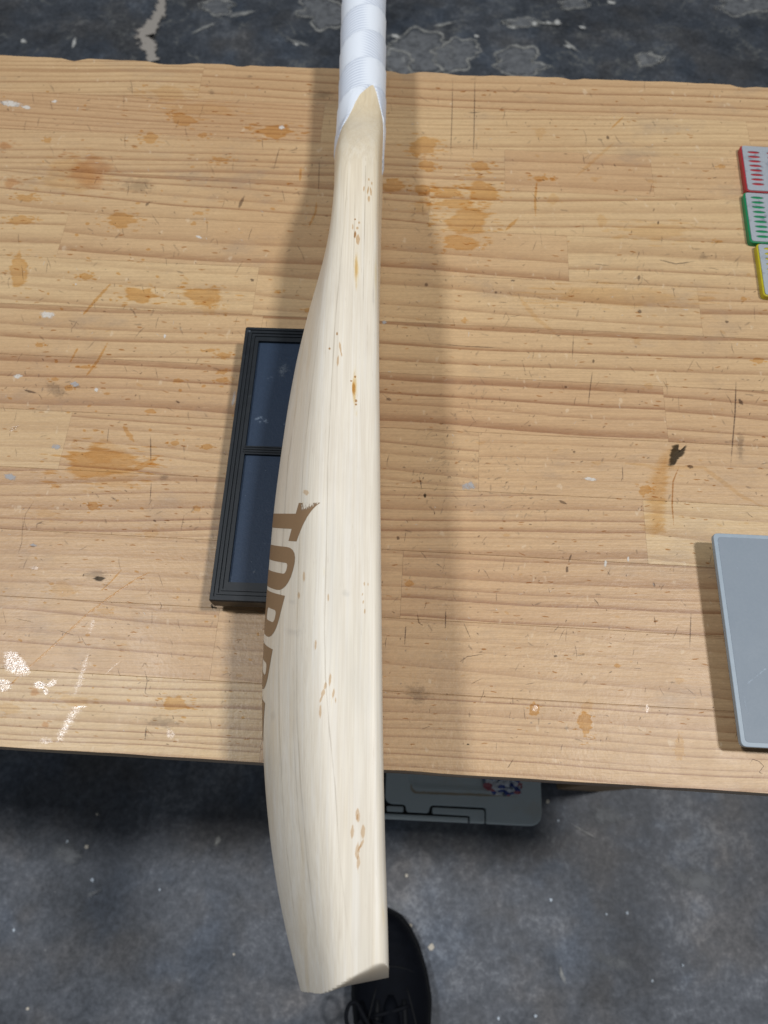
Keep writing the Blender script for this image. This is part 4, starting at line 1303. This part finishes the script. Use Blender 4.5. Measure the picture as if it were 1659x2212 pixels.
outl = [(SHX + foot_half(d)[1] + foot_half(d)[0], SHY - d) for d in ds] + [(SHX + foot_half(d)[1] - foot_half(d)[0], SHY - d) for d in ds[::-1][1:-1]]
sole = slab('sole', outl, .0003, .026, M['sole'], shoe, .004, None, True)
slab('welt', inset_poly(outl, .0035), .0255, .031, M['sole'], sole, .002, None, True)
bm = bmesh.new()
rg = []
for i, d in enumerate(ds[1:-1]):
    w, cx = foot_half(d)
    t = d / .295
    top = float(np.interp(t, [0, .04, .12, .25, .40, .55, .68, .8, 1.0], [.040, .056, .066, .072, .088, .108, .112, .100, .085]))
    ww = w - .0045
    ring = []
    for k in range(25):
        a = math.pi * k / 24
        ca, sa = math.cos(a), math.sin(a)
        x = math.copysign(abs(ca) ** .8, ca) * ww * (1 - .32 * max(0, sa) ** 2 * min(1, t * 2.2))
        z = .029 + (top - .029) * sa ** .85
        crease = .0012 * math.sin(d * 420 + k * .5) * (sa ** 2) * (1 if .08 < t < .42 else 0)
        ring.append(bm.verts.new((SHX + cx + x, SHY - d, z + crease)))
    rg.append(ring)
for A, B in zip(rg[:-1], rg[1:]):
    for k in range(24):
        bm.faces.new((A[k], A[k + 1], B[k + 1], B[k]))
bm.faces.new(rg[0]); bm.faces.new(rg[-1][::-1])
upper = bm_obj('upper', bm, M['shoe'], shoe, True)
def shoe_top(x, d):
    w, cx = foot_half(d)
    t = d / .295
    top = float(np.interp(t, [0, .04, .12, .25, .40, .55, .68, .8, 1.0], [.040, .056, .066, .072, .088, .108, .112, .100, .085]))
    q = min(1, abs(x - SHX - cx) / max(.001, w - .0045))
    return .029 + (top - .029) * max(0, 1 - q ** 2.2) ** .6
def on_shoe(path, lift): return [(x, SHY - d, shoe_top(x, d) + lift) for x, d in path]
# toe-cap seam, eyestay edges, tongue and laces
tube('toe_cap_seam', on_shoe([(SHX - .044 + .088 * i / 14, .062 + .018 * (2 * i / 14 - 1) ** 2) for i in range(15)], .0004), .0013, M['sole'], upper, 6)
for s_ in (-1, 1):
    tube('eyestay', on_shoe([(SHX + s_ * (.017 + .006 * i / 10), .098 + .010 * i) for i in range(11)], .0008), .0032, M['sole'], upper, 6)
    tube('side_seam', on_shoe([(SHX + .001 + s_ * (.020 + .022 * math.sin(i / 10 * 1.5)), .085 + .011 * i) for i in range(11)], .0004), .0014, M['sole'], upper, 6)
tube('tongue', [(SHX, SHY - .094 - .012 * i, shoe_top(SHX, .094 + .012 * i) - .004) for i in range(9)], [.006, .010, .012, .013, .014, .014, .014, .013, .010], M['shoe'], shoe, 12)
for k in range(6):
    d = .104 + .016 * k
    sg = 1 if k % 2 else -1
    tube('lace', on_shoe([(SHX - sg * .022 + sg * .044 * i / 8, d + .010 * i / 8) for i in range(9)], .0048), .0026, M['lace'], shoe, 6)
lp = at(735, 2185, .085)
lx, ly = lp.x, lp.y
tube('lace_loop', [(SHX - .006, SHY - .155, .099)] + [(lx + .017 + .009 * math.cos(a), ly + .015 * math.sin(a) - .004, .088 - .004 * math.cos(a)) for a in [.5 + i * 5.4 / 16 for i in range(17)]] + [(SHX - .010, SHY - .165, .101)], .0027, M['lace'], shoe, 7)

# ------------------------------------------------------------------ marks on the floor and small chips
ribbon_obj('filled_crack', [(352, -6), (347, 25), (328, 58), (312, 78), (322, 100), (330, 132)], [34, 42, 50, 60, 52, 40], M['beige'], floor, on_floor(), 6, False)
for i, (cx, cy, rx, ry) in enumerate([(905, 112, 66, 50), (985, 118, 42, 36), (1120, 133, 52, 30), (1400, 128, 24, 14), (1612, 12, 52, 20), (700, 28, 46, 34), (860, 135, 30, 26), (1130, 48, 36, 9), (470, 14, 34, 16), (1240, 8, 26, 12)]):
    bp = blob_px(cx, cy, rx, ry, 700 + i, .55, 0, 64)
    film_obj('bloom', bp, M['bloom'], floor, on_floor(), .8)
    ribbon_obj('bloom_rim', bp + bp[:1], 13, M['rim'], floor, on_floor(), 2, False)
for i, (cx, cy, rx, ry, rot) in enumerate([(1180, 50, 60, 4, .06), (1235, 100, 30, 4, .7), (960, 52, 40, 5, -.2), (1405, 118, 20, 5, .3), (440, 60, 44, 6, -.4), (520, 30, 40, 8, -.2), (640, 90, 40, 5, .3), (1260, 1795, 40, 4, .5), (470, 1815, 10, 18, .4), (1216, 2110, 8, 30, -.35), (200, 1930, 24, 8, -.4), (860, 1960, 30, 12, .3), (1310, 1760, 60, 34, .2), (1500, 1900, 90, 40, .2), (140, 1845, 60, 30, 0), (1330, 2080, 60, 26, .3)]):
    film_obj('scrape', blob_px(cx, cy, rx, ry, 800 + i, .4, rot), M['rim'] if i < 10 else M['bloom'], floor, on_floor(), .3)
M['white_spot'] = paint('white_paint_spot', (.62, .62, .60), noise_s=140, lo=.2, hi=1.0)
for i, (cx, cy, rx, ry) in enumerate([(1154, 51, 8, 6), (1185, 49, 6, 5), (1204, 48, 9, 8), (1259, 59, 11, 4), (1105, 58, 16, 5), (1390, 130, 12, 10), (1420, 130, 8, 5), (1030, 78, 8, 4), (640, 95, 10, 4), (50, 88, 8, 6), (1320, 5, 12, 5), (1230, 100, 14, 5), (160, 92, 5, 14), (855, 78, 14, 5), (870, 130, 8, 12)]):
    film_obj('paint_spot', blob_px(cx, cy, rx, ry, 950 + i, .35, .2), M['white_spot'], floor, on_floor(), .4)
M['chip'] = plain('pale_chip', (.62, .57, .49), .7, .3, var=.2)
M['chip_blue'] = plain('pale_blue_chip', (.55, .62, .70), .7, .3, var=.2)
chips = [(187, 1829, 9, 'chip'), (200, 1901, 9, 'chip_blue'), (210, 1759, 6, 'chip'), (30, 2009, 7, 'chip_blue'), (60, 2179, 7, 'chip'), (145, 1818, 6, 'chip_blue'), (878, 1891, 7, 'chip'), (1190, 1944, 8, 'chip_blue'),
         (1355, 1972, 7, 'chip_blue'), (932, 2046, 13, 'chip'), (887, 1999, 7, 'chip'), (1206, 1773, 6, 'chip_blue'), (1183, 1731, 9, 'chip'), (1409, 2119, 6, 'chip_blue'), (1077, 2200, 6, 'chip_blue'), (1157, 2194, 6, 'chip_blue'), (345, 1922, 5, 'chip_blue'), (1310, 1975, 5, 'chip_blue'), (1475, 2085, 5, 'chip_blue'), (505, 2062, 5, 'chip')]
for i, (px, py, sz, mt) in enumerate(chips):
    c0 = at(px, py, .0016)
    k_ = sz * 1.1 / 1560 / 2
    rr = random.Random(i)
    base = [(c0.x + k_ * rr.uniform(.7, 1.2) * math.cos(a * 1.047), c0.y + k_ * rr.uniform(.7, 1.3) * math.sin(a * 1.047)) for a in range(6)]
    o = slab('wood_chip' if mt == 'chip' else 'paint_chip', base, .0006, .0018 + .001 * rr.random(), M[mt], None, .0004)
    own = {(932, 2046): 'largest tan wood chip, on the concrete close beside the black shoe', (887, 1999): 'small tan wood chip touching the shadow of the black shoe',
           (1183, 1731): 'tan wood chip on the concrete between the grey tub and the bench leg', (1206, 1773): 'pale blue paint chip off the front corner of the grey tub',
           (187, 1829): 'tan wood chip at the rim of the bench shadow, away from the bat', (200, 1901): 'largest pale blue paint chip, on open concrete beyond the bench shadow'}
    tag(o, own.get((px, py)) or ('tiny tan wood chip lying loose on the dark concrete floor' if mt == 'chip' else 'tiny pale blue-white paint chip lying loose on the dark concrete floor'), 'chip', 'tan chips on the floor' if mt == 'chip' else 'pale blue chips on the floor')
